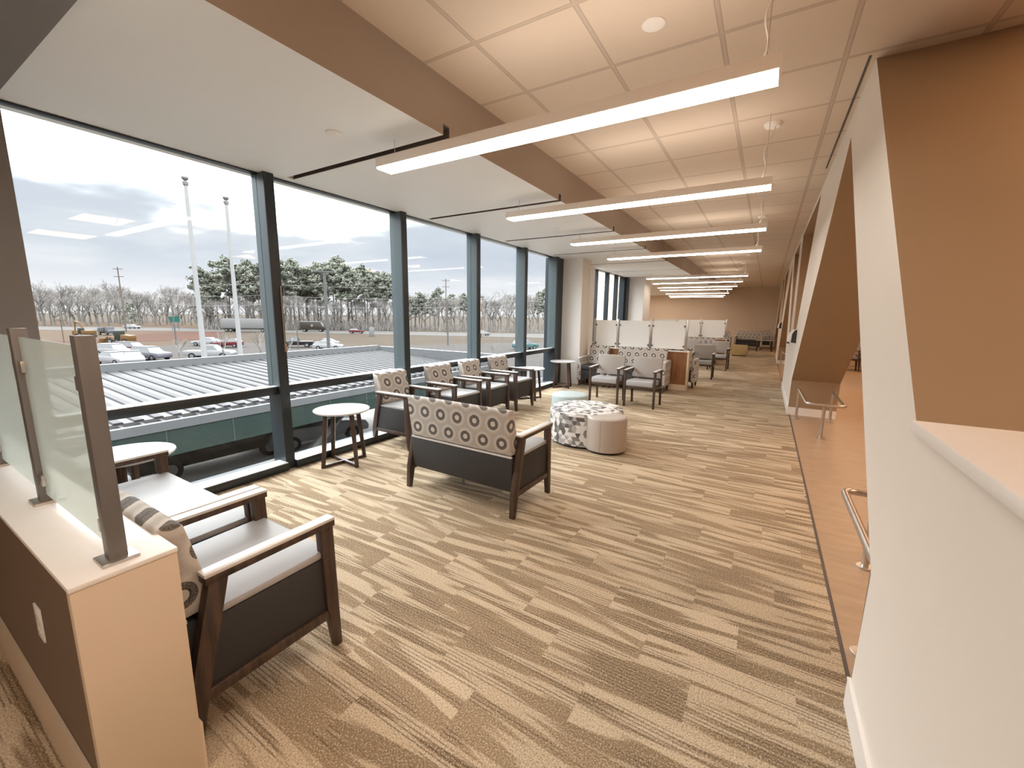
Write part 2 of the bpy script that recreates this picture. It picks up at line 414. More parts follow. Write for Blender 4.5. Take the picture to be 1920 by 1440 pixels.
# window-side wall past the second run of glass
m = MB(); m.box(-6.8, -6.7, 14.9, YEND, -0.12, CZ); m.box(-6.8, -4.25, 14.8, 14.9, -0.12, CZ); struct(m.build('wall_left_far', 'endwall_paint'), 'tan wall of the wider far end')
m = MB(); m.box(-6.8, -4.25, 14.9, YEND, -0.12, 0.0); struct(m.build('floor_far', 'carpet'))
m = MB(); m.box(-6.8, -4.25, 14.9, YEND, SZ, CZ + 0.1); struct(m.build('ceiling_far', 'soffit_paint'))
for (a, b, x1) in ((8.86, 9.36, -3.57), (14.0, 14.9, -3.5)):
    m = MB(); m.box(-4.3, x1, a, b, 0, SZ); c = m.build('wall_column', ['white_paint', 'cream_paint'], bevel=0.004)
    for p in c.data.polygons:
        if p.normal.x > 0.9: p.material_index = 1
    struct(c, 'white column between window runs')
m = MB(); m.box(-4.3, -3.98, 9.36, 10.75, 0, SZ); struct(m.build('wall_pier', 'white_paint'))

# ---- right-hand wall: clad truss with slanted openings
outer = [(Y0, 0), (1.98, 0), (1.95, 0.6), (4.44, 2.98), (8.05, 0.57), (8.08, 0), (11.2, 0), (11.25, 0.6), (13.42, 2.98), (16.95, 0.57), (17.0, 0), (20.2, 0),
         (20.22, 0.6), (22.4, 2.98), (25.9, 0.57), (25.95, 0), (YEND, 0), (YEND, CZ), (3.66, CZ), (1.72, 1.222), (Y0, 1.222)]
def op_a(k): return [(6.75 + k, 3.10), (8.58 + k, 1.26), (9.28 + k, 1.26), (9.82 + k, 3.10)]
def op_b(k): return [(10.58 + k, 3.10), (10.28 + k, 1.26), (10.75 + k, 1.26), (12.68 + k, 3.10)]
holes = [op_a(0), op_b(0), op_a(8.97), op_b(8.97)]
loops = [outer] + holes
flat = [Vector((0, p[0], p[1])) for l in loops for p in l]
tris = geometry.tessellate_polygon([[Vector((p[0], p[1], 0)) for p in l] for l in loops])
bm = bmesh.new()
fa = [bm.verts.new((RX, v.y, v.z)) for v in flat]; fb = [bm.verts.new((RD, v.y, v.z)) for v in flat]
for t in tris:
    bm.faces.new([fa[i] for i in t]); bm.faces.new([fb[i] for i in t])
k = 0
for l in loops:
    n = len(l)
    for i in range(n):
        a, b = k + i, k + (i + 1) % n
        bm.faces.new((fa[a], fb[a], fb[b], fa[b]))
    k += n
mm = MB(); mm.bm.free(); mm.bm = bm
wr = mm.build('wall_right', ['cream_paint', 'taupe_paint']); struct(wr, 'clad truss wall with slanted openings')
for p in wr.data.polygons:
    if abs(p.normal.x) < 0.5 and p.center.z > 0.01: p.material_index = 1
# cap of the half wall under the near opening, baseboards
m = MB(); m.box(RX - 0.022, RD + 0.02, Y0, 1.70, 1.222, 1.256); struct(m.build('trim_2', 'trim_white', bevel=0.003), 'white cap on the half wall')
def base_board(y0, y1, nm):
    m = MB(); m.box(RX - 0.012, RX - 0.0005, y0, y1, 0.0, 0.115); m.box(RX - 0.014, RX - 0.0005, y0, y1, 0.115, 0.125)
    struct(m.build(nm, 'trim_white'), 'white baseboard on the right wall')
base_board(Y0, 1.978, 'baseboard_right'); base_board(8.09, 11.19, 'baseboard_right'); base_board(17.01, 20.19, 'baseboard_right')
for y in (8.08, 17.0):
    m = MB(); m.box(RX - 0.012, RD, y - 0.014, y - 0.001, 0, 0.125); struct(m.build('baseboard_end', 'trim_white'))
m = MB(); m.box(0.384, 0.398, 3.6, 5.9, CZ - 0.004, CZ + 0.001); struct(m.build('trim_3', 'slot_dark'), 'dark reveal between ceiling and wall')

# ---- windows
def mullion(y, z0, z1, nm='window_mullion', w=0.085):
    m = MB(); m.box(-4.18, -3.992, y - w / 2, y + w / 2, z0, z1)
    return m
TZ0, TZ1 = 0.765, 0.845
def window_bay(n, ya, yb, wide=0.085):
    """one bay: glass above and below the transom, rails between two mullions"""
    m = MB()
    m.box(-4.19, -4.01, ya, yb, TZ0, TZ1 - 0.006); m.box(-4.19, -3.935, ya, yb, 0.0, 0.075); m.box(-4.14, -4.06, ya, yb, SZ - 0.012, SZ - 0.001)
    f = m.build('window_%d' % n, 'frame_dark', bevel=0.004); struct(f, 'dark framed floor-to-soffit window bay')
    g = MB(); g.box(-4.09, -3.937, ya + 0.003, yb - 0.003, 0.0755, 0.083); g.box(-4.09, -4.012, ya + 0.003, yb - 0.003, TZ1 - 0.0055, TZ1); g.build('sheen_plate', 'sky_sheen', f)  # pale plates stand in for sky sheen on rail and transom tops
    for z0, z1 in ((0.075, TZ0), (TZ1, SZ - 0.012)):
        g = MB(); g.box(WX - 0.006, WX + 0.006, ya, yb, z0, z1); g.build('pane', 'window_glass', f)
    return f
MUL = [2.285, 3.94, 5.53, 7.07, 8.46]
ys = [0.745] + MUL
for i in range(5):
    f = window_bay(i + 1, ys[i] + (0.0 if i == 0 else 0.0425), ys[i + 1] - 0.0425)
    mu = mullion(ys[i + 1], 0.0, SZ - 0.001).build('mullion', ['frame_skylit', 'frame_dark'], f)
    for p in mu.data.polygons: p.material_index = 1 if (p.normal.x > 0.5) else 0  # side faces get the paler tone that paints in the sky light
    c_ = MB(); c_.box(-3.991, -3.975, ys[i + 1] - 0.046, ys[i + 1] + 0.046, 0.0, SZ - 0.001); c_.build('cover_strip', 'frame_dark', mu)
    if True:   # lower length of the mullion is the same dark finish as the rails
        c_ = MB(); c_.box(-4.181, -3.9745, ys[i + 1] - 0.0465, ys[i + 1] + 0.0465, 0.0, TZ1); c_.build('lower_sleeve', 'frame_dark', mu)
    if i in (0, 2):      # screen latch rod hanging on the mullion
        h = MB(); h.tube([(-3.968, ys[i + 1] + 0.03, 1.25), (-3.968, ys[i + 1] + 0.03, 1.80)], 0.006, 6); h.box(-3.9745, -3.95, ys[i + 1] + 0.018, ys[i + 1] + 0.042, 1.18, 1.25)
        h.build('latch_rod', 'steel', f)
m = MB(); m.box(-4.3, -4.03, 8.505, 8.859, 0, SZ - 0.001); struct(m.build('window_jamb', 'frame_dark'))
M2 = [11.15, 12.1, 12.95, 13.7]
ys2 = [10.70] + M2
for i in range(4):
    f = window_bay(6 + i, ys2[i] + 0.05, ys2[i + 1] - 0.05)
    m = MB(); m.box(-4.16, -4.045, ys2[i + 1] - 0.045, ys2[i + 1] + 0.045, 0, SZ - 0.001); m.build('mullion', 'frame_dark', f)
m = MB(); m.box(-4.25, -3.98, 13.75, 13.999, 0, SZ - 0.001); struct(m.build('window_jamb', 'frame_dark'))


# ================================================================== PARTITIONS WITH GLASS SCREENS
def partition(y0, y1, x0, x1, label, wooden, posts, near):
    t = thing('low_partition', label, 'partition', (x1, y0, 0))
    ox, oy = x1, y0
    m = MB(); m.box(x0 - ox + 0.0, -0.030, 0, y1 - oy, 0.0, 0.8195); m.build('core', 'wood_veneer' if wooden else 'brown_paint', t)
    m = MB(); m.box(-0.030, 0.0, -0.004, y1 - oy + 0.004, 0, 0.8195); m.build('end_panel', 'panel_cream', t, bevel=0.003)
    m = MB(); m.box(x0 - ox, 0.0015, -0.006, y1 - oy + 0.006, 0.820, 0.836); m.build('cap', 'quartz_white', t, bevel=0.003)
    m = MB()
    for a, b in ((-0.013, -0.001), (y1 - oy + 0.001, y1 - oy + 0.013)): m.box(x0 - ox, -0.002 if not wooden else -0.03, a, b, 0.0, 0.125 if wooden else 0.19)
    m.build('base_trim', 'panel_cream', t)
    return t
def screen(xs, y, label, frost, group, first_only=False):
    """row of etched glass panels clamped between square metal posts on the cap"""
    t = thing('glass_screen', label, 'screen', (xs[0], y, 0.836), 0, group)
    ox = xs[0]
    for x in xs:
        m = MB(); m.box(x - ox - 0.021, x - ox + 0.021, -0.021, 0.021, 0.006, 0.655)
        p = m.build('post', 'nickel' if frost == 'frosted_near' else 'steel', t, bevel=0.002)
        b = MB(); b.box(x - ox - 0.042, x - ox + 0.042, -0.042, 0.042, 0.0, 0.010); b.build('base_plate', 'steel', p, bevel=0.002)
        for side in (-1, 1):
            if (x == xs[0] and side == 1) or (x == xs[-1] and side == -1): continue
            for z in (0.075, 0.50):
                c = MB()
                xa, xb = sorted((x - ox + side * 0.021, x - ox + side * 0.060))
                c.box(xa, xb, -0.016, -0.005, z, z + 0.04); c.box(xa, xb, 0.005, 0.016, z, z + 0.04)
                xa, xb = sorted((x - ox + side * 0.021, x - ox + side * 0.030)); c.box(xa, xb, -0.006, 0.006, z, z + 0.04)
                c.build('clamp', 'steel' if frost == 'frosted_near' else 'nickel', p, bevel=0.0015)
    for a, b in zip(xs, xs[1:]):
        g = MB(); g.box(b - ox + 0.032, a - ox - 0.032, -0.005, 0.005, 0.035, 0.625)
        g.build('glass_panel', frost, t)
    return t
# glass shaders read height in the panel's own space, so the gradients are set from the cap
for k, z0, z1 in (('frosted_near', 0.05, 0.62), ('frosted_far', 0.05, 0.62)):
    for n in MAT[k].node_tree.nodes:
        if n.type == 'MAP_RANGE': n.inputs[1].default_value = z0; n.inputs[2].default_value = z1
p1 = partition(0.25, 0.48, -4.075, -1.50, 'low brown partition with cream end panel and pale cap in the near corner', False, None, True)
m = MB(); m.box(-0.035, 0.035, -0.006, 0, -0.06, 0.06); 
ou = tag(m.build('power_outlet', 'plastic_white', None, bevel=0.002), 'white power outlet on the brown face of the near partition', 'outlet'); ou.location = (-1.955, 0.2495, 0.54)
for z in (-0.03, 0.03):
    m = MB(); m.prism([(0.017 * math.cos(a * PI / 6), z + 0.014 * math.sin(a * PI / 6)) for a in range(12)], 'y', -0.0085, -0.006); m.build('socket', 'cap_white', ou)
screen([-1.575, -2.29, -3.01, -3.73], 0.365, 'etched glass screen on square metal posts on the nearest partition', 'frosted_near', None)
p2 = partition(9.38, 9.60, -3.50, -1.335, 'wood-faced low partition with cream end behind the two grey chairs', True, None, False)
screen([-1.43, -2.165, -2.90, -3.46], 9.49, 'frosted glass screen on the wood-faced partition beside the white column', 'frosted_far', None)
p3 = partition(15.6, 15.82, -4.04, -1.09, 'farther wood-faced low partition seen past the first one', True, None, False)
screen([-1.15, -1.92, -2.7, -3.5], 15.71, 'frosted glass screen on the farther partition', 'frosted_far', None)

# ================================================================== FURNITURE
def lounge(w, label, cat, loc, rz, name='lounge_chair', group=None, ring=False):
    """wood-framed upholstered seat, faces +y in its own space; origin on the floor at its middle"""
    t = thing(name, label, cat, loc, rz, group)
    h = w / 2
    for s in (-1, 1):
        xo, xi = s * h, s * (h - 0.045)
        xa, xb = min(xo, xi), max(xo, xi)
        rear = [(-0.205, 0.607), (-0.140, 0.607), (-0.236, 0.200), (-0.278, 0.0), (-0.312, 0.0), (-0.300, 0.200)]
        m = MB(); m.prism(rear, 'x', xa, xb); m.build('leg', 'wood_dark', t, bevel=0.003)
        front = [(0.232, 0.607), (0.292, 0.607), (0.300, 0.22), (0.305, 0.0), (0.275, 0.0), (0.250, 0.17), (0.243, 0.22)]
        m = MB(); m.prism(front, 'x', xa, xb); m.build('leg', 'wood_dark', t, bevel=0.003)
        m = MB(); m.prism([(-0.275, 0.162), (0.252, 0.162), (0.247, 0.205), (-0.245, 0.205)], 'x', xa + 0.004, xb - 0.004); m.build('side_rail', 'wood_dark', t, bevel=0.003)
        m = MB(); m.box(min(s * (h + 0.004), s * (h - 0.052)), max(s * (h + 0.004), s * (h - 0.052)), -0.215, 0.300, 0.607, 0.634)
        a = m.build('armrest', 'wood_dark', t, bevel=0.003)
        m = MB(); m.box(min(s * (h + 0.005), s * (h - 0.053)), max(s * (h + 0.005), s * (h - 0.053)), -0.217, 0.302, 0.634, 0.648)
        m.build('arm_cap', 'cap_white', a, bevel=0.003)
    m = MB(); m.prism([(-0.262, 0.195), (0.268, 0.195), (0.283, 0.462), (-0.205, 0.462)], 'x', -h + 0.016, h - 0.016); m.build('seat_base', 'charcoal', t, bevel=0.008)
    m = MB(); m.prism([(-0.18, 0.463), (0.289, 0.463), (0.293, 0.480), (0.283, 0.497), (-0.18, 0.489)], 'x', -h + 0.018, h - 0.018); m.build('seat_cushion', 'vinyl_grey', t, bevel=0.010, seg=3)
    # dark lower back, pale welt line, patterned backrest
    m = MB(); m.prism([(-0.268, 0.195), (-0.275, 0.470), (-0.235, 0.470), (-0.225, 0.195)], 'x', -h + 0.05, h - 0.05); b_ = m.build('back_panel', 'charcoal', t, bevel=0.004)
    m = MB(); m.box(-h + 0.05, h - 0.05, -0.279, -0.262, 0.471, 0.484); m.build('welt', 'cap_white', b_)
    rows = []
    m = MB()
    prof = [(-0.275, 0.490), (-0.300, 0.66), (-0.322, 0.835), (-0.314, 0.850), (-0.262, 0.850), (-0.238, 0.835), (-0.200, 0.66), (-0.168, 0.490)]
    m.prism(prof, 'x', -h + 0.052, h - 0.052); m.build('backrest', 'ring_fabric', t, bevel=0.012, seg=3, angle=25)
    return t
near = lounge(0.60, 'dark wood armchair nearest the camera, grey seat, its back against the near partition', 'armchair', (-1.895, 0.795, 0), 0)
lv = lounge(1.16, 'dark wood loveseat between the nearest armchair and the corner window', 'loveseat', (-2.795, 0.795, 0), 0, name='loveseat')
st = lounge(1.16, 'loveseat in mid floor with ringed back turned to the camera', 'loveseat', (-2.095, 2.895, 0), math.radians(-1.2), name='loveseat')
m = MB(); m.tube([(0.045, -0.262, 0.198), (0.045, -0.262, 0.168)], 0.005, 6); m.tube([(0.045 + 0.014 * math.cos(a), -0.262, 0.155 + 0.014 * math.sin(a)) for a in [k * PI / 6 for k in range(13)]], 0.005, 6, cap=False)
m.build('pull_ring', 'plastic_black', st)
WCH = [((-3.665, 3.60), -90, 'ringed armchair with its back to the window, nearest the white side table'),
       ((-3.665, 4.47), -92, 'second armchair from the near side table in the row along the windows'),
       ((-3.665, 5.22), -89, 'third armchair from the near side table in the row along the windows'),
       ((-3.665, 6.02), -91, 'last armchair of the window row, beside the far white table')]
src = None
for (x, y), a, lab in WCH:
    if src is None: src = lounge(0.575, lab, 'armchair', (x, y, 0), math.radians(a), group='armchairs along the windows')
    else: dup(src, (x, y, 0), math.radians(a), lab)

def side_table(loc, rz, label):
    t = thing('side_table', label, 'table', loc, rz, 'round side tables')
    m = MB(); m.lathe([(0, 0.556), (0.245, 0.556), (0.268, 0.563), (0.274, 0.572), (0.272, 0.580), (0, 0.580)], 48); m.build('table_top', 'table_white', t, smooth_=True)
    for sx in (-1, 1):
        for sy in (-1, 1):
            m = MB()
            lo = [(sx * 0.165 + dx, sy * 0.165 + dy, 0.0) for dx, dy in ((-0.017, -0.017), (0.017, -0.017), (0.017, 0.017), (-0.017, 0.017))]
            hi = [(sx * 0.125 + dx, sy * 0.125 + dy, 0.556) for dx, dy in ((-0.020, -0.020), (0.020, -0.020), (0.020, 0.020), (-0.020, 0.020))]
            m.hexa(lo, hi); m.build('leg', 'wood_dark', t, bevel=0.003)
    s = MB()
    L = 0.165 * math.sqrt(2) - 0.012
    for k, (a, zz) in enumerate(((PI / 4, 0.030), (-PI / 4, 0.030))):
        c, sn = math.cos(a), math.sin(a); wv = 0.014
        pts = [(-L * c + wv * sn, -L * sn - wv * c), (L * c + wv * sn, L * sn - wv * c), (L * c - wv * sn, L * sn + wv * c), (-L * c - wv * sn, -L * sn + wv * c)]
        s.prism(pts, 'z', 0.004 + 0.0004 * k, zz + 0.0004 * k)
    st_ = s.build('cross_stretcher', 'wood_dark', t, bevel=0.002)
    return t
T = side_table((-3.675, 2.69, 0), math.radians(38), 'round white side table with dark legs by the near window chairs')
dup(T, (-3.70, 0.98, 0), math.radians(20), 'round white table in the corner behind the near loveseat')
dup(T, (-3.70, 6.78, 0), math.radians(10), 'round white table past the last chair of the window row')
dup(T, (-3.72, 8.30, 0), math.radians(15), 'round white table in front of the white column')

def ottoman(loc, r, h, matname, label, geo=False, seam=None):
    t = thing('ottoman', label, 'ottoman', loc)
    m = MB(); prof = [(r - 0.02, 0.028), (r, 0.045), (r, h - 0.035), (r - 0.010, h - 0.012), (r - 0.035, h), (0, h + 0.006)]
    prof = [(r, 0.03), (r, 0.20), (r, h - 0.035), (r - 0.006, h - 0.015), (r - 0.022, h - 0.003), (r - 0.05, h + 0.002), (0, h + 0.008)]
    m.lathe(prof, 64, uv=geo); b = m.build('cushion', matname, t, smooth_=True)
    m = MB(); m.lathe([(0, 0.0), (r - 0.04, 0.0), (r - 0.03, 0.031), (0, 0.031)], 40); m.build('base', 'plastic_black', t)
    if seam is not None:
        m = MB(); m.tube([((r + 0.0005) * math.cos(seam), (r + 0.0005) * math.sin(seam), z) for z in (0.032, 0.2, h - 0.03)], 0.0028, 6); m.build('seam', matname, t)
        m = MB(); m.tube([((r - 0.004) * math.cos(k * PI / 32), (r - 0.004) * math.sin(k * PI / 32), h - 0.018) for k in range(65)], 0.003, 6, cap=False); m.build('seam', matname, t)
    return t
ottoman((-1.49, 4.62, 0), 0.235, 0.415, 'vinyl_beige', 'small beige round ottoman in front of the patterned one', seam=-1.55)
ottoman((-1.85, 4.90, 0), 0.455, 0.42, 'trapezoid_fabric', 'large round ottoman in grey, black and white trapezoid fabric', geo=True)
ottoman((-2.37, 5.58, 0), 0.265, 0.43, 'vinyl_teal', 'pale teal round ottoman behind the patterned one', seam=0.2)

def guest_chair(loc, rz, label, group):
    """open-arm visitor chair: faces +y in its own space"""
    t = thing('guest_chair', label, 'chair', loc, rz, group)
    w = 0.27
    for s in (-1, 1):
        xa, xb = sorted((s * w, s * (w - 0.036)))
        m = MB(); m.prism([(0.205, 0.618), (0.248, 0.618), (0.246, 0.30), (0.236, 0.0), (0.210, 0.0), (0.202, 0.30)], 'x', xa, xb); m.build('leg', 'wood_dark', t, bevel=0.003)
        m = MB(); m.prism([(-0.200, 0.618), (-0.160, 0.618), (-0.185, 0.33), (-0.222, 0.0), (-0.250, 0.0), (-0.232, 0.33)], 'x', xa, xb); m.build('leg', 'wood_dark', t, bevel=0.003)
        m = MB(); m.box(min(s * (w + 0.006), s * (w - 0.044)), max(s * (w + 0.006), s * (w - 0.044)), -0.225, 0.262, 0.618, 0.640); a = m.build('armrest', 'wood_dark', t, bevel=0.003)
        m = MB(); m.box(min(s * (w + 0.007), s * (w - 0.045)), max(s * (w + 0.007), s * (w - 0.045)), -0.226, 0.263, 0.640, 0.650); m.build('arm_cap', 'cap_white', a, bevel=0.002)
        m = MB(); m.prism([(-0.195, 0.315), (0.205, 0.330), (0.205, 0.372), (-0.185, 0.357)], 'x', xa + 0.004, xb - 0.004); m.build('side_rail', 'wood_dark', t, bevel=0.002)
    m = MB(); m.box(-w + 0.037, w - 0.037, 0.205, 0.235, 0.325, 0.365); m.build('front_rail', 'wood_dark', t, bevel=0.002)
    m = MB(); m.box(-w + 0.037, w - 0.037, -0.218, -0.190, 0.325, 0.365); m.build('rear_rail', 'wood_dark', t, bevel=0.002)
    m = MB(); m.prism([(-0.19, 0.366), (0.245, 0.366), (0.252, 0.40), (0.248, 0.452), (0.22, 0.470), (-0.17, 0.452)], 'x', -w + 0.040, w - 0.040); m.build('seat', 'vinyl_grey', t, bevel=0.014, seg=3)
    m = MB(); m.prism([(-0.205, 0.485), (-0.285, 0.83), (-0.272, 0.843), (-0.235, 0.843), (-0.222, 0.83), (-0.148, 0.485)], 'x', -w + 0.018, w - 0.018); m.build('backrest', 'vinyl_taupe', t, bevel=0.016, seg=3, angle=20)
    for s in (-1, 1):
        m = MB(); m.tube([(s * 0.16, -0.185, 0.44), (s * 0.16, -0.19, 0.50)], 0.007, 8); m.build('back_bracket', 'steel', t)
    return t
G = guest_chair((-2.42, 7.42, 0), PI + 0.05, 'grey open-arm chair behind the teal ottoman, left of the facing pair', 'grey guest chairs')
dup(G, (-1.76, 7.38, 0), PI - 0.03, 'grey open-arm chair in front of the patterned sofa, right of the facing pair')
dup(G, (-1.33, 11.75, 0), PI + 0.03, 'nearer grey chair in the aisle past the wood-faced partition')
dup(G, (-1.15, 13.95, 0), PI - 0.04, 'farther grey chair in the aisle, beside the olive cube ottoman')
dup(G, (-1.98, 13.95, 0), PI, 'grey chair half hidden behind the nearer aisle chair')

def club(w, label, cat, loc, rz, name, group=None, seats=1):
    """fully upholstered seat with fabric arms on short legs, faces +y in its own space"""
    t = thing(name, label, cat, loc, rz, group)
    h = w / 2
    for s in (-1, 1):
        xa, xb = sorted((s * h, s * (h - 0.085)))
        m = MB(); m.prism([(-0.275, 0.13), (0.285, 0.13), (0.290, 0.60), (0.270, 0.618), (-0.255, 0.65), (-0.29, 0.64)], 'x', xa, xb); ar = m.build('armrest', 'ring_fabric', t, bevel=0.014, seg=3)
        m = MB(); m.prism([(-0.16, 0.640), (0.288, 0.613), (0.288, 0.634), (-0.16, 0.661)], 'x', xa + 0.012, xb - 0.012); m.build('arm_cap', 'cap_white', ar, bevel=0.004)
        for y in (-0.25, 0.25):
            m = MB(); xm = s * (h - 0.045)
            m.hexa([(xm + a * 0.016, y + b * 0.016, 0) for a, b in ((-1, -1), (1, -1), (1, 1), (-1, 1))], [(xm + a * 0.022, y + b * 0.022, 0.131) for a, b in ((-1, -1), (1, -1), (1, 1), (-1, 1))]); m.build('leg', 'wood_dark', t)
    m = MB(); m.box(-h + 0.086, h - 0.086, -0.20, 0.27, 0.16, 0.36); m.build('seat_base', 'charcoal', t, bevel=0.006)
    m = MB(); m.box(-h + 0.088, h - 0.088, -0.19, 0.285, 0.361, 0.47); m.build('seat_cushion', 'charcoal', t, bevel=0.018, seg=3)
    m = MB(); m.prism([(-0.285, 0.40), (-0.325, 0.875), (-0.30, 0.89), (-0.245, 0.88), (-0.155, 0.471)], 'x', -h + 0.088, h - 0.088); m.build('backrest', 'ring_fabric', t, bevel=0.015, seg=3, angle=25)
    m = MB(); m.box(-h + 0.087, h - 0.087, -0.290, -0.262, 0.15, 0.40); m.build('back_panel', 'charcoal', t, bevel=0.004)
    return t
club(0.63, 'upholstered ringed armchair beside the white column and round table', 'armchair', (-3.245, 9.02, 0), PI, 'club_chair')
club(1.22, 'upholstered ringed sofa against the wood-faced partition behind the grey chairs', 'sofa', (-2.27, 9.02, 0), PI, 'sofa')
club(1.22, 'ringed sofa with dark rear panel on the far side of the wood-faced partition', 'sofa', (-1.84, 10.02, 0), 0, 'sofa')
club(1.22, 'ringed sofa below the farther glass screen behind the aisle chairs', 'sofa', (-1.95, 15.22, 0), PI, 'sofa')
club(0.63, 'ringed armchair at the left end of the sofa by the end wall', 'armchair', (-1.72, 22.9, 0), PI, 'club_chair')
club(1.22, 'ringed sofa near the end wall left of the low tables', 'sofa', (-0.72, 24.0, 0), PI, 'sofa')
club(0.63, 'ringed armchair in the far right corner behind the low tables', 'armchair', (0.0, 25.6, 0), PI, 'club_chair')
ob = thing('cube_ottoman', 'olive square ottoman in the far aisle in front of the end-wall sofa', 'ottoman', (-0.86, 19.6, 0))
m = MB(); m.box(-0.28, 0.28, -0.28, 0.28, 0.03, 0.44); m.build('cushion', 'vinyl_olive', ob, bevel=0.02, seg=3)
m = MB(); m.box(-0.25, 0.25, -0.25, 0.25, 0.0, 0.031); m.build('base', 'plastic_black', ob)
def low_table(loc, label):
    t = thing('occasional_table', label, 'table', loc)
    m = MB(); m.box(-0.36, 0.36, -0.3, 0.3, 0.50, 0.53); m.build('table_top', 'vinyl_taupe', t, bevel=0.004)
    for sx in (-1, 1):
        for sy in (-1, 1):
            m = MB(); m.box(sx * 0.30 - 0.025, sx * 0.30 + 0.025, sy * 0.24 - 0.025, sy * 0.24 + 0.025, 0, 0.50); m.build('leg', 'wood_dark', t)
    return t
low_table((0.0, 22.9, 0), 'dark-legged table by the end-wall sofa, the nearer of two')
low_table((-0.02, 24.5, 0), 'table close to the end wall behind the other low table')
# glimpse of the seating beyond the doorway-sized opening
tb = low_table((2.55, 17.4, 0), 'dark table seen through the slanted opening on the right')
G2 = dup(G, (2.25, 16.2, 0), PI * 0.5, 'dark-legged chair in front of the table seen through the slanted opening')
dup(G, (2.75, 16.3, 0), PI * 0.9, 'chair at the right of the table seen through the slanted opening')

# ================================================================== STEEL GUARD RAILS
def guard_rail(loc, pts, posts, label, z=0.46):
    t = thing('guard_rail', label, 'rail', loc)
    def roundpath(P, r):
        out = [Vector(P[0])]
        for i in range(1, len(P) - 1):
            a, b, c = Vector(P[i - 1]), Vector(P[i]), Vector(P[i + 1])
            d1, d2 = (a - b).normalized(), (c - b).normalized()
            p, q = b + d1 * r, b + d2 * r
            for k in range(7):
                s = k / 6; out.append(p * (1 - s) ** 2 + b * 2 * s * (1 - s) + q * s * s)
        out.append(Vector(P[-1])); return out
    m = MB(); m.tube(roundpath([(x, y, z) for x, y in pts], 0.075), 0.021, 14); m.build('handrail', 'steel', t, smooth_=True)
    for x, y in posts:
        m = MB(); m.tube([(x, y, 0.004), (x, y, z - 0.004)], 0.019, 14); p = m.build('post', 'steel', t, smooth_=True)
        m = MB(); m.lathe([(0, 0), (0.046, 0), (0.046, 0.010), (0.040, 0.013), (0, 0.013)], 24, (x, y)); m.build('flange', 'steel', p)
    return t
guard_rail((0.53, 7.75, 0), [(0, 0.04), (0.015, -1.17), (0.42, -1.19), (0.43, 0.08)], [(0, 0.03), (0.215, -1.11), (0.43, 0.07)], 'looped steel guard rail on three posts under the second slanted pillar')
guard_rail((0.53, 2.30, 0), [(-0.002, 0.0), (0.0, 1.02), (0.42, 1.02), (0.43, 0.0)], [(0.0, 0.04), (0.15, 0.945), (0.43, 0.04)], 'steel guard rail partly hidden behind the nearest slanted pillar')
guard_rail((0.53, 16.7, 0), [(0, 0.04), (0.015, -1.17), (0.42, -1.19), (0.43, 0.08)], [(0, 0.03), (0.215, -1.11), (0.43, 0.07)], 'small far steel guard rail below the far hand sanitizer dispenser')

def dispenser(y, z, label):
    t = thing('dispenser', label, 'dispenser', (RX - 0.001, y, z))
    m = MB(); m.prism([(0, 0.13), (-0.05, 0.125), (-0.095, 0.07), (-0.115, -0.02), (-0.118, -0.07), (-0.06, -0.085), (0, -0.085)], 'y', -0.065, 0.058); b = m.build('housing', 'plastic_white', t, bevel=0.008)
    m = MB(); m.prism([(0, 0.125), (-0.03, 0.12), (-0.062, 0.06), (-0.07, -0.08), (0, -0.09)], 'y', -0.072, -0.0655); m.build('side_cover', 'plastic_black', t)
    m = MB(); m.box(-0.12, -0.085, -0.02, 0.02, -0.10, -0.072); m.build('nozzle', 'plastic_black', t)
dispenser(8.2, 1.25, 'white hand sanitizer dispenser on the half wall past the second pillar')
dispenser(16.75, 1.30, 'far white hand sanitizer dispenser on the right wall')

# ================================================================== CEILING THINGS
def pendant(x0, x1, yb, z, label, canopy_y=None, shown=True):
    t = thing('pendant_light', label, 'light', (x1, yb, z), 0, 'linear pendant lights')
    L = x1 - x0; d = 0.145
    m = MB(); m.box(-L, 0, -d, 0, 0.012, 0.075); m.build('housing', 'lamp_housing', t, bevel=0.002)
    m = MB(); m.box(-L + 0.006, -0.006, -d + 0.004, -0.004, 0.0, 0.0115); m.build('diffuser', 'lamp_lens', t)
    for xa, xb in ((-0.006, 0.0025), (-L - 0.0025, -L + 0.006)):
        m = MB(); m.box(xa, xb, -d - 0.001, 0.001, -0.001, 0.0765); m.build('end_cap', 'lamp_housing', t)
    top = CZ - z
    w = MB(); w.tube([(-0.06, -d / 2, 0.075), (-0.06, -d / 2, top)], 0.0025, 5); w.build('suspension_wire', 'steel', t)
    stop = (SZ - z) if x0 + 0.12 < -2.07 else top
    w = MB(); w.tube([(-L + 0.12, -d / 2, 0.075), (-L + 0.12, -d / 2, stop)], 0.0025, 5); w.build('suspension_wire', 'steel', t)
    cpt = []
    for k in range(14):
        s = k / 13
        cpt.append((-0.09 + 0.05 * s + 0.02 * math.sin(s * 9), -d / 2 + 0.012 * math.sin(s * 7) + 0.22 * s, 0.075 + (top - 0.075) * s))
    w = MB(); w.tube(cpt, 0.006, 6); w.build('power_cord', 'cable_white', t)
    w = MB(); w.lathe([(0, top - 0.028), (0.055, top - 0.028), (0.066, top - 0.010), (0.066, top - 0.0002), (0, top - 0.0002)], 24, (-0.045, -d / 2 + 0.22)); w.build('canopy', 'lamp_housing', t)
    return t
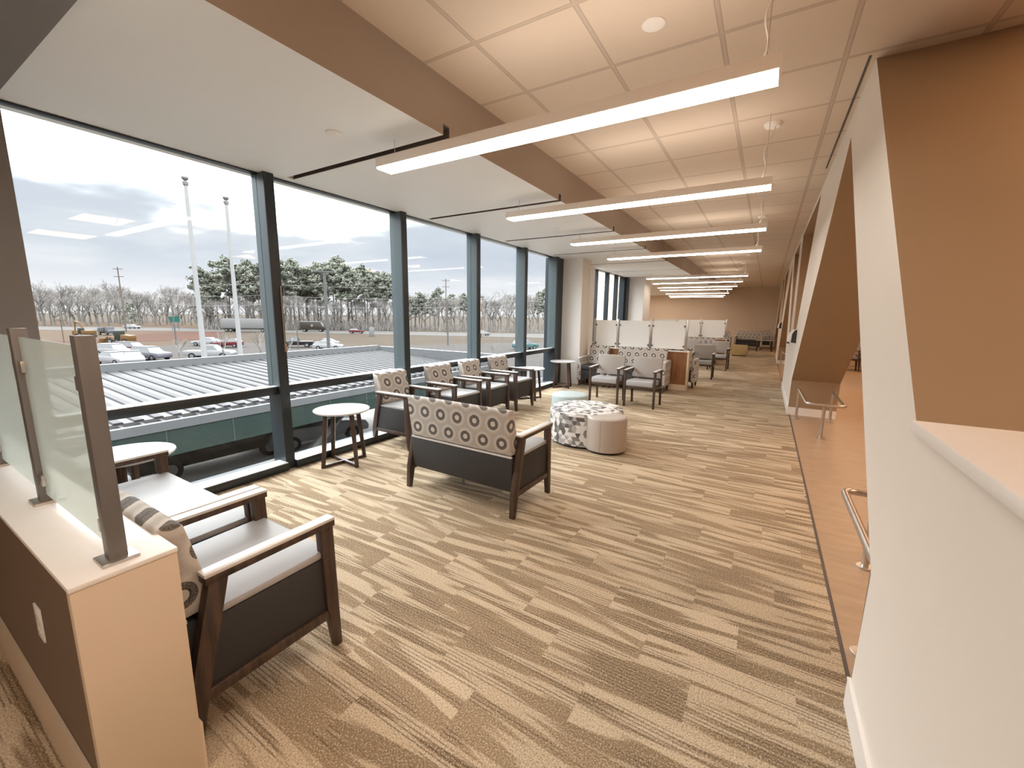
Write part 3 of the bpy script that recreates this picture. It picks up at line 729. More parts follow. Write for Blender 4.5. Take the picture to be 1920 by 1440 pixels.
PEND = [(2.413, 2.60, -2.552, -0.053, 'nearest linear pendant light, largest and highest in the photo'),
        (4.237, 2.60, -2.57, -0.07, 'second linear pendant light from the camera'),
        (6.12, 2.60, -2.62, -0.11, 'third linear pendant light from the camera'),
        (7.95, 2.60, -2.67, -0.18, 'fourth linear pendant light, last before the gap in the row'),
        (12.5, 2.60, -3.05, -0.52, 'fifth linear pendant light, first after the gap in the row'),
        (14.4, 2.60, -3.30, -0.72, 'sixth linear pendant light, second after the gap'),
        (16.5, 2.60, -3.60, -0.98, 'seventh linear pendant light, third after the gap'),
        (18.1, 2.60, -3.85, -1.24, 'eighth linear pendant light, fourth after the gap'),
        (21.0, 2.60, -4.2, -1.55, 'ninth linear pendant light, first of the three farthest'),
        (23.0, 2.60, -4.45, -1.85, 'tenth linear pendant light, middle of the three farthest'),
        (24.6, 2.60, -4.7, -2.05, 'last linear pendant light close to the end wall')]
for (y, z, a, b, lab) in PEND: pendant(a, b, y, z, lab)
pendant(-2.55, -0.05, 0.42, 2.60, 'linear pendant light overhead, seen mirrored in the nearest window pane')
def disc(loc, r, label, nm='ceiling_sensor', cat='detector', hgt=0.012, under=CZ):
    m = MB(); m.lathe([(0, -hgt), (r * 0.75, -hgt), (r, -hgt * 0.6), (r, -0.0005), (0, -0.0005)], 32); o = m.build(nm, 'plastic_white' if under < CZ else 'lamp_housing', None, smooth_=True)
    o.location = (loc[0], loc[1], under); tag(o, label, cat); return o
disc((-0.70, 2.64), 0.062, 'round cover plate on the ceiling tiles above the nearest pendant', hgt=0.010)
disc((-1.33, 5.95), 0.085, 'round detector on the ceiling tiles behind the second pendant', hgt=0.03)
disc((-2.72, 2.05), 0.055, 'round sprinkler cover on the smooth soffit near the first window', 'sprinkler_cover', 'sprinkler', 0.012, SZ)
disc((-2.74, 5.75), 0.055, 'round sprinkler cover on the soffit near the third slot', 'sprinkler_cover', 'sprinkler', 0.012, SZ)
disc((-2.75, 9.3), 0.055, 'farthest round sprinkler cover on the soffit near the white column', 'sprinkler_cover', 'sprinkler', 0.012, SZ)
disc((-0.9, 12.0), 0.07, 'small far detector on the ceiling tiles past the gap in the pendants', hgt=0.05)

# ================================================================== OUTSIDE
GZ = -4.5
def po(name, col, *a, **k): k.setdefault('spec', 0.12); return plain(name, tuple(c * 0.34 for c in col), *a, **k)   # outdoor colours darkened to offset the boosted overhead sky
def G(u, v): return on_z(u, v, GZ)
def ground_patch(name, px, mat, z, label=None, thick=0.3):
    pts = [(G(u, v).x, G(u, v).y) for u, v in px]
    m = MB(); m.prism(pts, 'z', z - thick, z); o = m.build(name, mat); struct(o, label); return o
MAT['dry_grass'] = po('dry_grass', (0.075, 0.053, 0.032), 0.95, var=0.30, scale=0.12)
MAT['dry_field'] = po('dry_field', (0.092, 0.054, 0.027), 0.95, var=0.25, scale=0.08)
MAT['red_clay'] = po('red_clay', (0.085, 0.03, 0.014), 0.95, var=0.25, scale=0.1)
MAT['asphalt'] = po('asphalt', (0.072, 0.062, 0.056), 0.9, var=0.08, scale=0.15)
MAT['concrete'] = po('concrete', (0.125, 0.117, 0.11), 0.85, var=0.06, scale=0.2)
MAT['pale_concrete'] = po('pale_concrete', (0.95, 0.93, 0.90), 0.85, var=0.05, scale=0.3)
MAT['bark'] = po('bark', (0.26, 0.24, 0.22), 0.9, var=0.25, scale=1.5)
MAT['pine_bark'] = po('pine_bark', (0.24, 0.22, 0.205), 0.9, var=0.25, scale=1.5)
MAT['twigs'] = po('twigs', (0.36, 0.335, 0.315), 0.95, var=0.2, scale=0.5)  # distance haze put into the colour as a paler grey
MAT['needles'] = po('needles', (0.34, 0.36, 0.29), 0.9, var=0.35, scale=0.35)  # lightened grey-green, with the distance haze worked into the colour
MAT['roof_metal'] = po('roof_metal', (0.16, 0.157, 0.157), 0.45, metal=0.0, var=0.04, scale=0.6)
MAT['roof_trim'] = po('roof_trim', (0.23, 0.24, 0.25), 0.4, metal=0.0, var=0.04, scale=0.6)
MAT['roof_rib_shaded'] = po('roof_rib_shaded', (0.075, 0.075, 0.08), 0.5)  # roof metal darkened, shading of the rib sides put into the colour
MAT['canopy_fascia'] = po('canopy_fascia', (0.055, 0.085, 0.077), 0.22, var=0.2, scale=0.8, spec=0.5)
MAT['canopy_steel'] = po('canopy_steel', (0.16, 0.16, 0.15), 0.5, var=0.1)
MAT['pole_white'] = po('pole_white', (0.5, 0.5, 0.5), 0.4)
MAT['pole_grey'] = po('pole_grey', (0.17, 0.17, 0.17), 0.6)
MAT['pole_wood'] = po('pole_wood', (0.20, 0.165, 0.135), 0.9, var=0.2)
for nm, c, r in (('car_white', (0.38, 0.38, 0.39), 0.2), ('car_silver', (0.42, 0.43, 0.44), 0.22), ('car_grey', (0.20, 0.20, 0.23), 0.22), ('car_maroon', (0.10, 0.04, 0.05), 0.25),
                 ('car_red', (0.16, 0.03, 0.035), 0.22), ('car_black', (0.025, 0.025, 0.028), 0.2), ('car_teal', (0.11, 0.22, 0.22), 0.25), ('truck_brown', (0.055, 0.048, 0.04), 0.4), ('trailer_white', (0.30, 0.30, 0.30), 0.4),
                 ('machine_yellow', (0.20, 0.105, 0.035), 0.5), ('machine_grey', (0.13, 0.135, 0.15), 0.5), ('machine_dark', (0.035, 0.045, 0.035), 0.5), ('sign_green', (0.02, 0.16, 0.13), 0.5)):
    MAT[nm] = po(nm, c, r, var=0.02)
MAT['car_glass'] = po('car_glass', (0.05, 0.06, 0.07), 0.1, spec=0.6)
MAT['tyre'] = po('tyre', (0.03, 0.03, 0.03), 0.8)
MAT['hub'] = po('hub', (0.45, 0.45, 0.46), 0.35, metal=0.5)

m = MB(); m.box(-900, 500, -400, 900, GZ - 2, GZ - 0.06); struct(m.build('ground', 'dry_grass'), 'dry tan grass')
ground_patch('ground_field', [(-200, 585), (60, 598), (180, 604), (430, 606), (440, 622), (300, 626), (235, 640), (330, 641), (300, 652), (90, 668), (-200, 690)], 'dry_field', GZ - 0.045, 'orange dry field')
ground_patch('ground_clay', [(90, 640), (235, 634), (262, 626), (330, 623), (420, 621.5), (405, 634), (345, 638), (240, 640), (150, 652), (60, 656)], 'red_clay', GZ - 0.03, 'bare red clay')
ground_patch('road_highway', [(-250, 610), (60, 611.5), (300, 614.5), (500, 618.5), (700, 620.5), (1000, 625.5), (1100, 626), (1100, 635), (1000, 633), (700, 626.5), (500, 623), (300, 620.0), (60, 618), (-250, 622)], 'concrete', GZ - 0.015, 'pale concrete highway')
ground_patch('road_parking', [(-100, 690), (90, 668), (250, 653), (360, 643), (500, 642.5), (620, 647), (720, 650), (860, 644.5), (1040, 641), (1100, 720), (640, 905), (40, 1000), (-300, 760)], 'asphalt', GZ, 'pale parking lot')
ground_patch('road_pavement', [(230, 850), (420, 806), (620, 775), (900, 735), (1100, 735), (900, 900), (400, 1000), (100, 1000)], 'pale_concrete', GZ + 0.012, 'concrete drive under the canopy')

# ---- entrance canopy below the windows
cn = thing('entrance_canopy', 'long ribbed metal canopy roof below the windows', 'canopy', (-16.5, 10.0, GZ))
def zc(z): return z - GZ
def rp(x, y, z): return (x + 16.5, y - 10.0, z - GZ)
XA, XB, XF = -12.4, -21.3, -13.3
YA, YB = -2.0, 18.6
def zroof(x): return -0.806 - 0.0494 * (x + 21.3)
m = MB()
def slab(x0, x1, z0, z1, t, y0, y1): m.hexa([rp(x0, y0, z0 - t), rp(x1, y0, z1 - t), rp(x1, y1, z1 - t), rp(x0, y1, z0 - t)], [rp(x0, y0, z0), rp(x1, y0, z1), rp(x1, y1, z1), rp(x0, y1, z0)])
slab(XB, XF, zroof(XB), zroof(XF), 0.12, YA, YB)
m.build('roof_sheet', 'roof_metal', cn)
m = MB(); slab(XF + 0.02, XA - 0.12, -1.29, -1.32, 0.08, YA, YB); m.build('eave_sheet', 'roof_metal', cn)
y = YA + 0.2; n = 0
while y < YB - 0.1:
    m = MB(); m.hexa([rp(XB, y - 0.11, zroof(XB) - 0.01), rp(XF, y - 0.11, zroof(XF) - 0.01), rp(XF, y + 0.11, zroof(XF) - 0.01), rp(XB, y + 0.11, zroof(XB) - 0.01)],
           [rp(XB, y - 0.085, zroof(XB) + 0.04), rp(XF, y - 0.085, zroof(XF) + 0.04), rp(XF, y + 0.085, zroof(XF) + 0.04), rp(XB, y + 0.085, zroof(XB) + 0.04)])
    m.hexa([rp(XF + 0.02, y - 0.05, -1.30), rp(XA - 0.14, y - 0.05, -1.33), rp(XA - 0.14, y + 0.05, -1.33), rp(XF + 0.02, y + 0.05, -1.30)],
           [rp(XF + 0.02, y - 0.03, -1.225), rp(XA - 0.14, y - 0.03, -1.255), rp(XA - 0.14, y + 0.03, -1.255), rp(XF + 0.02, y + 0.03, -1.225)])
    m.build('seam', 'roof_rib_shaded', cn); y += 0.405; n += 1
m = MB(); m.box(*[a for p in ((XA - 0.14 + 16.5, XA + 16.5), (YA - 10, YB - 10), (zc(-1.36), zc(-1.137))) for a in p]); m.build('gutter', 'roof_trim', cn)
m = MB(); m.box(XA - 0.10 + 16.5, XA - 0.02 + 16.5, YA - 10, YB - 10, zc(-2.02), zc(-1.361)); m.build('fascia', 'canopy_fascia', cn)
m = MB()
for k in range(13): m.box(XA - 0.019 + 16.5, XA - 0.012 + 16.5, YA - 10 + 1.52 * k, YA - 10 + 1.52 * k + 0.02, zc(-2.01), zc(-1.37))
m.build('fascia_joints', 'canopy_steel', cn)
m = MB(); m.box(XB - 0.35 + 16.5, XB - 0.02 + 16.5, YA - 10, YB - 10, zc(-1.35), zc(-0.50)); m.build('parapet', 'roof_trim', cn)
m = MB(); m.box(XB - 0.019 + 16.5, XA + 16.5, YB - 10 + 0.01, YB - 10 + 0.34, zc(-1.35), zc(-0.56)); m.build('parapet', 'roof_trim', cn)
m = MB(); m.box(XB + 16.5, XA - 0.15 + 16.5, YA - 10, YB - 10, zc(-1.55), zc(-1.36)); m.build('underside', 'canopy_steel', cn)
for x, y in ((-13.2, 7.3), (-13.2, 14.2), (-19.8, 7.3), (-19.8, 14.2), (-19.8, 18.0)):
    m = MB(); m.box(x - 0.16 + 16.5, x + 0.16 + 16.5, y - 10 - 0.16, y - 10 + 0.16, 0.02, zc(-1.551)); m.build('column', 'canopy_steel', cn)
m = MB(); m.tube([rp(-13.2, 7.4, -4.0), rp(-13.2, 10.3, -1.6)], 0.14, 6); m.build('brace', 'canopy_steel', cn)

# ---- vehicles
def wheel(parent, x, y, r, w=0.22):
    m = MB(); prof = [(math.cos(a * PI / 10) * r, math.sin(a * PI / 10) * r + r) for a in range(20)]
    m.prism(prof, 'y', y - w / 2, y + w / 2); wv = m.build('wheel', 'tyre', parent)
    m = MB(); m.prism([(p[0] * 0.55, (p[1] - r) * 0.55 + r) for p in prof], 'y', y - w / 2 - 0.01, y + w / 2 + 0.01); hb = m.build('hub', 'hub', wv)
    for o in (wv, hb):
        for v in o.data.vertices: v.co.x += x
def vehicle(kind, loc, rz, paint, label, cat='car', name='car'):
    t = thing(name, label, cat, (loc[0], loc[1], GZ + 0.002), rz)
    W = 0.9
    P = {'sedan': ([(-2.25, .32), (2.25, .32), (2.3, .55), (2.15, .78), (1.0, .92), (-1.55, .98), (-2.2, .95), (-2.3, .6)], [(0.95, .90), (0.25, 1.40), (-0.85, 1.42), (-1.65, .97)]),
         'suv': ([(-2.25, .35), (2.25, .35), (2.3, .65), (2.2, .95), (1.15, 1.05), (-2.2, 1.08), (-2.3, .7)], [(1.1, 1.03), (0.45, 1.64), (-1.9, 1.66), (-2.22, 1.06)]),
         'hatch': ([(-2.0, .32), (2.05, .32), (2.1, .6), (1.95, .82), (0.95, .95), (-1.95, 1.0), (-2.05, .6)], [(0.9, .93), (0.2, 1.45), (-1.4, 1.48), (-1.95, .98)]),
         'pickup': ([(-2.75, .42), (2.7, .42), (2.75, .7), (2.6, 1.0), (1.3, 1.12), (-0.55, 1.12), (-0.6, 1.05), (-2.75, 1.05)], [(1.25, 1.10), (0.65, 1.72), (-0.25, 1.74), (-0.55, 1.10)])}[kind]
    m = MB(); m.prism(P[0], 'y', -W, W); m.build('body', paint, t, bevel=0.07, seg=2)
    c = P[1]; top = 0.74
    m = MB(); m.hexa([(c[0][0], -W + .06, c[0][1]), (c[0][0], W - .06, c[0][1]), (c[3][0], W - .06, c[3][1]), (c[3][0], -W + .06, c[3][1])][::-1],
                     [(c[1][0], -top + .1, c[1][1]), (c[1][0], top - .1, c[1][1]), (c[2][0], top - .1, c[2][1]), (c[2][0], -top + .1, c[2][1])][::-1]); m.build('windows', 'car_glass', t)
    m = MB(); m.box(c[2][0] - 0.03, c[1][0] + 0.05, -top + .08, top - .08, c[1][1] - 0.015, c[1][1] + 0.05); m.build('roof', paint, t, bevel=0.02)
    wb = {'sedan': 1.38, 'suv': 1.36, 'hatch': 1.3, 'pickup': 1.75}[kind]; r = {'pickup': .40, 'suv': .37}.get(kind, .33)
    for x in (-wb, wb):
        for y in (-W + .06, W - .06): wheel(t, x, y, r)
    if kind == 'pickup':
        m = MB(); m.box(-2.68, -0.68, -W + .1, W - .1, 1.052, 1.058); m.build('cargo_bed', 'plastic_black', t)
    return t
def vp(kind, u, v, ang, paint, label, **k):
    p = G(u, v); return vehicle(kind, (p.x, p.y), ang, paint, label, **k)
A0 = math.radians(35)        # the lot's rows and the highway run roughly along this heading
vp('suv', 216, 668, math.radians(20), 'car_white', 'white car behind the nearest post, upper of the stacked pair')
vp('sedan', 218, 683, math.radians(15), 'car_white', 'white car lowest left in the parked cluster by the canopy edge')
vp('suv', 248, 663, math.radians(32), 'car_maroon', 'maroon van at the back of the parked cluster')
vp('sedan', 250, 681, math.radians(-12), 'car_white', 'large white sedan in the middle of the parked cluster')
vp('suv', 284, 675, math.radians(18), 'car_grey', 'grey vehicle at the right end of the parked cluster')
vp('pickup', 396, 672, math.radians(42), 'car_silver', 'silver pickup truck at the foot of the first flagpole', cat='truck', name='pickup_truck')
vp('sedan', 389, 648, math.radians(215), 'car_white', 'white sedan on the lot road just right of the first flagpole')
vp('hatch', 429, 651, math.radians(220), 'car_red', 'dark red car behind the second flagpole')
vp('suv', 403, 617, math.radians(225), 'car_white', 'white van on the highway between the flagpoles')
vp('sedan', 248, 616, math.radians(35), 'car_white', 'white car on the far left of the highway beyond the excavator')
vp('pickup', 556, 651, math.radians(230), 'car_black', 'black pickup truck parked in the second window view', cat='truck', name='pickup_truck')
vp('sedan', 611, 650, math.radians(220), 'car_white', 'white sedan behind the thick grey light pole')
vp('sedan', 616, 655, math.radians(40), 'car_silver', 'grey sedan in front of the white one by the thick light pole')
vp('hatch', 669, 625, math.radians(40), 'car_red', 'red car driving on the highway right of the delivery truck')
vp('sedan', 905, 629, math.radians(60), 'car_white', 'white car on the highway between the third and fourth mullions')
vp('suv', 985, 655, math.radians(60), 'car_teal', 'dark teal car half hidden by the fourth mullion')
vehicle('suv', (-15.6, 31.0), math.radians(75), 'car_white', 'white car parked close to the building, low in the fifth window')
vehicle('sedan', (-17.9, 11.6), math.radians(80), 'car_silver', 'silver car under the canopy beside the round white table')
tk = vehicle('pickup', (-18.6, 7.6), math.radians(88), 'car_black', 'black pickup truck with loaded bed under the canopy edge', cat='truck', name='pickup_truck')
bl = thing('lumber_board', 'pale board lying across the bed of the black pickup under the canopy', 'board', (-18.6, 6.9, GZ + 1.10), math.radians(70))
m = MB(); m.box(-0.55, 0.75, -0.45, 0.45, 0.0, 0.10); m.build('board', 'concrete', bl)
bk = thing('bicycle', 'dark bicycle lying in the bed of the black pickup', 'bicycle', (-18.55, 5.75, GZ + 1.075), math.radians(80))
for x in (-0.42, 0.42):
    m = MB(); m.tube([(x + 0.28 * math.cos(a * PI / 10), 0.28 * math.sin(a * PI / 10), 0.03 + 0.06 * (x > 0)) for a in range(21)], 0.025, 6, cap=False); m.build('wheel', 'tyre', bk)
m = MB(); m.tube([(-0.42, 0, 0.05), (-0.1, 0.42, 0.10), (0.32, 0.40, 0.12), (0.02, 0.0, 0.10), (-0.1, 0.42, 0.10)], 0.02, 6); m.tube([(0.42, 0, 0.09), (0.32, 0.40, 0.12), (0.30, 0.52, 0.14)], 0.02, 6); m.build('frame', 'hub', bk)
# lorry and delivery van
p = G(463, 622); t = thing('semi_truck', 'white semi trailer truck on the highway left of the first mullion', 'truck', (p.x, p.y, GZ), math.radians(38))
m = MB(); m.box(-6.5, 6.0, -1.25, 1.25, 1.1, 3.9); m.build('trailer', 'trailer_white', t, bevel=0.03)
m = MB(); m.box(-6.3, 5.6, -1.0, 1.0, 0.75, 1.099); m.build('chassis', 'canopy_steel', t)
m = MB(); m.prism([(6.6, .6), (9.2, .6), (9.2, 1.7), (8.2, 2.0), (7.8, 3.2), (6.6, 3.5)], 'y', -1.15, 1.15); m.build('cab', 'car_maroon', t, bevel=0.05)
for x in (-5.2, -4.0, 5.0, 6.9, 8.4):
    for y in (-1.0, 1.0): wheel(t, x, y, 0.5, 0.3)
p = G(588, 622); t = thing('delivery_truck', 'dark boxy delivery truck with pale roof on the highway', 'truck', (p.x, p.y, GZ), math.radians(42))
m = MB(); m.prism([(-3.6, .7), (3.6, .7), (3.7, 1.5), (2.9, 1.7), (2.3, 3.0), (-3.6, 3.05)], 'y', -1.15, 1.15); m.build('body', 'truck_brown', t, bevel=0.05)
m = MB(); m.prism([(-3.65, 3.055), (2.35, 3.005), (2.35, 3.20), (-3.65, 3.25)], 'y', -1.18, 1.18); m.build('roof', 'trailer_white', t)
m = MB(); m.prism([(2.93, 1.72), (3.0, 1.78), (2.42, 2.95), (2.33, 2.95)], 'y', -1.0, 1.0); m.build('windshield', 'trailer_white', t)
m = MB(); m.prism([(-0.1, 1.55), (0.25, 1.75), (0.25, 2.2), (-0.1, 2.35), (-0.45, 2.2), (-0.45, 1.75)], 'y', -1.165, -1.151); m.build('emblem', 'trailer_white', t)
for x in (-2.4, 2.3):
    for y in (-1.0, 1.0): wheel(t, x, y, 0.45, 0.3)
# building machines on the clay
p = G(163, 632); t = thing('excavator', 'yellow excavator with folded boom on the red clay', 'excavator', (p.x, p.y, GZ), math.radians(20)); t.scale = (0.62, 0.62, 0.62)
for y in (-1.3, 1.3):
    m = MB(); m.prism([(-2.3, .1), (2.3, .1), (2.6, .5), (2.3, .9), (-2.3, .9), (-2.6, .5)], 'y', y - .3, y + .3); m.build('track', 'machine_dark', t)
m = MB(); m.box(-1.2, 2.9, -1.3, 1.3, 1.0, 2.4); m.build('body', 'machine_yellow', t, bevel=0.1)
m = MB(); m.box(-1.9, -0.3, -1.3, -0.2, 1.2, 3.2); m.build('cab', 'machine_dark', t, bevel=0.08)
m = MB(); m.tube([(-1.3, .4, 1.8), (-3.0, .4, 5.0), (-5.2, .4, 5.4)], 0.32, 6); m.build('boom', 'machine_yellow', t)
m = MB(); m.tube([(-5.2, .4, 5.4), (-5.6, .4, 2.0)], 0.22, 6); m.build('dipper_arm', 'machine_yellow', t)
m = MB(); m.prism([(-6.2, 2.1), (-5.2, 2.1), (-4.9, 1.0), (-5.7, .4), (-6.4, 1.0)], 'y', -.2, 1.0); m.build('bucket', 'machine_yellow', t)
p = G(200, 628); t = thing('dump_truck', 'grey haul truck standing behind the excavator', 'truck', (p.x, p.y, GZ), math.radians(10)); t.scale = (0.55, 0.55, 0.55)
m = MB(); m.prism([(-3.6, 1.6), (1.2, 1.4), (1.8, 3.4), (-3.2, 3.2)], 'y', -1.5, 1.5); m.build('dump_bed', 'machine_grey', t, bevel=0.05)
m = MB(); m.prism([(1.9, .9), (4.6, .9), (4.6, 2.0), (3.6, 2.3), (3.4, 3.6), (1.9, 3.6)], 'y', -1.4, 1.4); m.build('cab', 'machine_grey', t, bevel=0.06)
m = MB(); m.box(-3.4, 4.4, -.9, .9, .8, 1.3); m.build('chassis', 'machine_dark', t)
for x in (-2.2, 3.2):
    for y in (-1.3, 1.3): wheel(t, x, y, 0.75, 0.5)
p = G(228, 645); t = thing('wheel_loader', 'yellow wheel loader with dark cab on the clay above the parked cars', 'loader', (p.x, p.y, GZ), math.radians(30)); t.scale = (0.66, 0.66, 0.66)
m = MB(); m.prism([(0.6, .9), (3.4, .9), (3.4, 2.3), (0.9, 2.6)], 'y', -1.0, 1.0); m.build('engine_hood', 'machine_yellow', t, bevel=0.06)
m = MB(); m.box(-1.0, 0.55, -.85, .85, 1.2, 3.6); m.build('cab', 'machine_dark', t, bevel=0.06)
m = MB(); m.tube([(-.8, .5, 1.5), (-3.0, .5, 2.0), (-4.3, .5, .9)], .18, 6); m.tube([(-.8, -.5, 1.5), (-3.0, -.5, 2.0), (-4.3, -.5, .9)], .18, 6); m.build('lift_arm', 'machine_yellow', t)
m = MB(); m.prism([(-4.2, .2), (-5.6, .15), (-5.0, .5), (-4.6, 1.5), (-4.2, 1.5)], 'y', -1.4, 1.4); m.build('bucket', 'machine_yellow', t)
for x in (-2.0, 2.0):
    for y in (-1.0, 1.0): wheel(t, x, y, 0.75, 0.5)

# ---- poles, sign, wires
def flagpole(u, v, D, H, label):
    x, y = at_dist(u, D); t = thing('flagpole', label, 'flagpole', (x, y, GZ))
    m = MB(); m.tube([(0, 0, 0.1), (0, 0, H * .45), (0, 0, H)], 0.155, 14, 0.075); m.build('shaft', 'pole_white', t, smooth_=True)
    m = MB(); m.lathe([(0, 0), (.42, 0), (.42, .12), (.2, .2), (0, .2)], 20); m.build('base', 'pole_white', t)
    m = MB(); m.lathe([(0, H - .02), (.11, H - .02), (.13, H + .12), (.05, H + .2), (0, H + .2)], 14); m.build('truck', 'hub', t)
    m = MB(); m.ball((0, 0, H + .33), .15); m.build('finial', 'hub', t, smooth_=True)
flagpole(373.5, 672, 26.6, 12.05, 'taller white flagpole, left of the pair beyond the canopy')
flagpole(443, 665, 29.0, 11.9, 'shorter white flagpole, right of the pair beyond the canopy')
def lamp_post(u, D, H, r, label, head=True, mat='pole_grey', arm=0.9):
    x, y = at_dist(u, D); t = thing('lamp_post', label, 'lamp post', (x, y, GZ))
    m = MB(); m.tube([(0, 0, 0), (0, 0, H)], r, 8, r * .85); m.build('pole', mat, t)
    if head:
        d = Vector((math.cos(math.radians(58)), math.sin(math.radians(58)), 0)) * arm
        m = MB(); m.hexa([(d.x * k - d.y * w * .2, d.y * k + d.x * w * .2, H - .02) for k, w in ((-1, -1), (1, -1), (1, 1), (-1, 1))], [(d.x * k - d.y * w * .2, d.y * k + d.x * w * .2, H + .14) for k, w in ((-1, -1), (1, -1), (1, 1), (-1, 1))]); m.build('lamp_head', mat, t)
lamp_post(612, 62, 11.3, 0.22, 'thick grey light pole in the second window view', arm=1.0)
lamp_post(839, 83, 8.6, 0.15, 'dark light pole standing at the lot edge in the third window view', head=False)
lamp_post(900, 55, 8.2, 0.09, 'thin light pole beside the third mullion', arm=0.5)
lamp_post(554, 78, 5.2, 0.09, 'short thin dark pole above the black pickup', head=False)
lamp_post(323, 96, 8.6, 0.13, 'dark pole in front of the green road sign', head=False)
lamp_post(110, 80, 4.6, 0.07, 'thin pole at the left edge of the first window view', arm=0.6, mat='pole_wood')
def utility_pole(u, D, H, label, arms=True):
    x, y = at_dist(u, D); t = thing('utility_pole', label, 'utility pole', (x, y, GZ))
    m = MB(); m.tube([(0, 0, 0), (0, 0, H)], .19, 8, .13); m.build('pole', 'pole_wood', t)
    if arms:
        for z in (H - .6, H - 2.6):
            m = MB(); m.hexa([(-1.0, -.7, z), (-.9, -.8, z), (1.0, .7, z), (.9, .8, z)], [(-1.0, -.7, z + .15), (-.9, -.8, z + .15), (1.0, .7, z + .15), (.9, .8, z + .15)]); m.build('crossarm', 'pole_wood', t)
    return x, y
utility_pole(231, 158, 17.5, 'utility pole left of the flagpoles beyond the highway')
utility_pole(491, 150, 15.6, 'utility pole beside the white trailer left of the first mullion')
utility_pole(836.5, 140, 17.2, 'utility pole behind the dark light pole in the third window view')
for k, (z, lab) in enumerate(((14.4, 'highest power line along the treeline'), (11.0, 'middle power line along the treeline'), (8.2, 'lowest power line along the treeline'))):
    a = at_dist(300, 168); b = at_dist(491, 149.6); c = at_dist(836, 139.6); d = at_dist(1100, 140)
    pts = []
    for P, Q in ((a, b), (b, c), (c, d)):
        for i in range(9):
            s = i / 8; pts.append((P[0] + (Q[0] - P[0]) * s, P[1] + (Q[1] - P[1]) * s, GZ + z - 1.2 * 4 * s * (1 - s) * .5))
    m = MB(); m.tube(pts, .03, 4); tag(m.build('power_line', 'pole_white'), lab, 'wire', 'power lines')
x, y = at_dist(325, 165); t = thing('road_sign', 'green highway sign on posts beyond the highway', 'sign', (x, y, GZ), math.radians(70))
m = MB(); m.box(-1.15, 1.15, -.05, .05, 2.6, 4.3); m.build('sign_panel', 'sign_green', t)
for q in (-.8, .8):
    m = MB(); m.box(q - .07, q + .07, .051, .18, 0, 4.2); m.build('post', 'pole_grey', t)
x, y = at_dist(695, 117); m = MB(); m.box(-.55, .55, -.4, .4, 0, 2.3); o = tag(m.build('utility_cabinet', 'trailer_white', None, bevel=.03), 'small white cabinet on the verge right of the red car', 'cabinet'); o.location = (x, y, GZ)

# ---- trees
def bare_tree_mesh(name, H, spread, seed, depth=6, up=0.35):
    rnd = random.Random(seed); m = MB(); tw = MB()
    def grow(p, d, L, r, lev):
        q = p + d * L
        mid = p + d * L * .5 + Vector((rnd.uniform(-1, 1), rnd.uniform(-1, 1), rnd.uniform(-.4, .6))) * L * .07
        (m if lev > 3 else tw).tube([p, mid, q], r, 5 if lev > 4 else 3, r * .68, cap=False)
        if lev == 0: return
        for i in range(3 if lev in (depth, 3) or rnd.random() < .45 else 2):
            ax = Vector((rnd.gauss(0, 1), rnd.gauss(0, 1), rnd.gauss(0, .5))).normalized()
            nd = (d + ax * spread * rnd.uniform(.6, 1.15) + Vector((0, 0, up * rnd.uniform(0, .6)))).normalized()
            grow(q if i else p + d * L * rnd.uniform(.75, 1), nd, L * rnd.uniform(.66, .86), r * rnd.uniform(.56, .7), lev - 1)
    grow(Vector((0, 0, 0)), Vector((rnd.uniform(-.06, .06), rnd.uniform(-.06, .06), 1)).normalized(), H * .25, H * .022, depth)
    return m, tw
def make_bare(name, H, spread, seed, label, group, depth=6):
    t = thing(name, label, 'tree', (0, 0, GZ), 0, group)
    m, tw = bare_tree_mesh(name, H, spread, seed, depth)
    m.build('trunk', 'bark', t); tw.build('twigs', 'twigs', t)
    return t
def make_pine(H, seed, label, group, crown0=.5, wide=.19):
    rnd = random.Random(seed); t = thing('pine_tree', label, 'tree', (0, 0, GZ), 0, group)
    m = MB(); m.tube([(0, 0, 0), (rnd.uniform(-.3, .3), rnd.uniform(-.3, .3), H * .5), (rnd.uniform(-.4, .4), 0, H * .95)], H * .014, 7, H * .005); cr = MB()
    for i in range(26):
        z = H * (crown0 + (1 - crown0) * (i / 25)); a = rnd.uniform(0, 2 * PI); s = (i / 25)
        L = H * wide * (1.15 - .75 * s ** 1.6) * rnd.uniform(.55, 1.1)
        e = Vector((math.cos(a) * L, math.sin(a) * L, z + L * rnd.uniform(-.05, .45)))
        m.tube([(0, 0, z), e], H * .004, 3, H * .0015, cap=False)
        for k in range(7):
            c = Vector((0, 0, z)).lerp(e, rnd.uniform(.45, 1.08)) + Vector((rnd.gauss(0, .35), rnd.gauss(0, .35), rnd.gauss(.1, .3)))
            R = H * .034 * rnd.uniform(.7, 1.3)
            for q in range(17):
                n = Vector((rnd.gauss(0, 1), rnd.gauss(0, 1), rnd.gauss(0, .8))).normalized()
                pc = c + n * R * rnd.uniform(.3, 1.15); tdir = Vector((rnd.gauss(0, 1), rnd.gauss(0, 1), rnd.gauss(0, 1))).normalized()
                sd = n.cross(tdir).normalized() if n.cross(tdir).length > .01 else Vector((1, 0, 0))
                w = R * rnd.uniform(.28, .55); up_ = n.cross(sd).normalized() * w
                vs = [cr.bm.verts.new(pc + o_) for o_ in (sd * w, up_, -sd * w * .9, -up_ * .8)]
                cr.bm.faces.new(vs)
    m.build('trunk', 'pine_bark', t); f = cr.build('foliage', 'needles', t); return t
LB = 'bare grey winter tree in the treeline beyond the highway'; GB = 'bare trees in the treeline'
LP = 'tall pine with dark rounded crown in the treeline beyond the highway'; GP = 'pines in the treeline'
LF = 'bare tree on the orange field beyond the excavator'; GF = 'bare trees on the field'
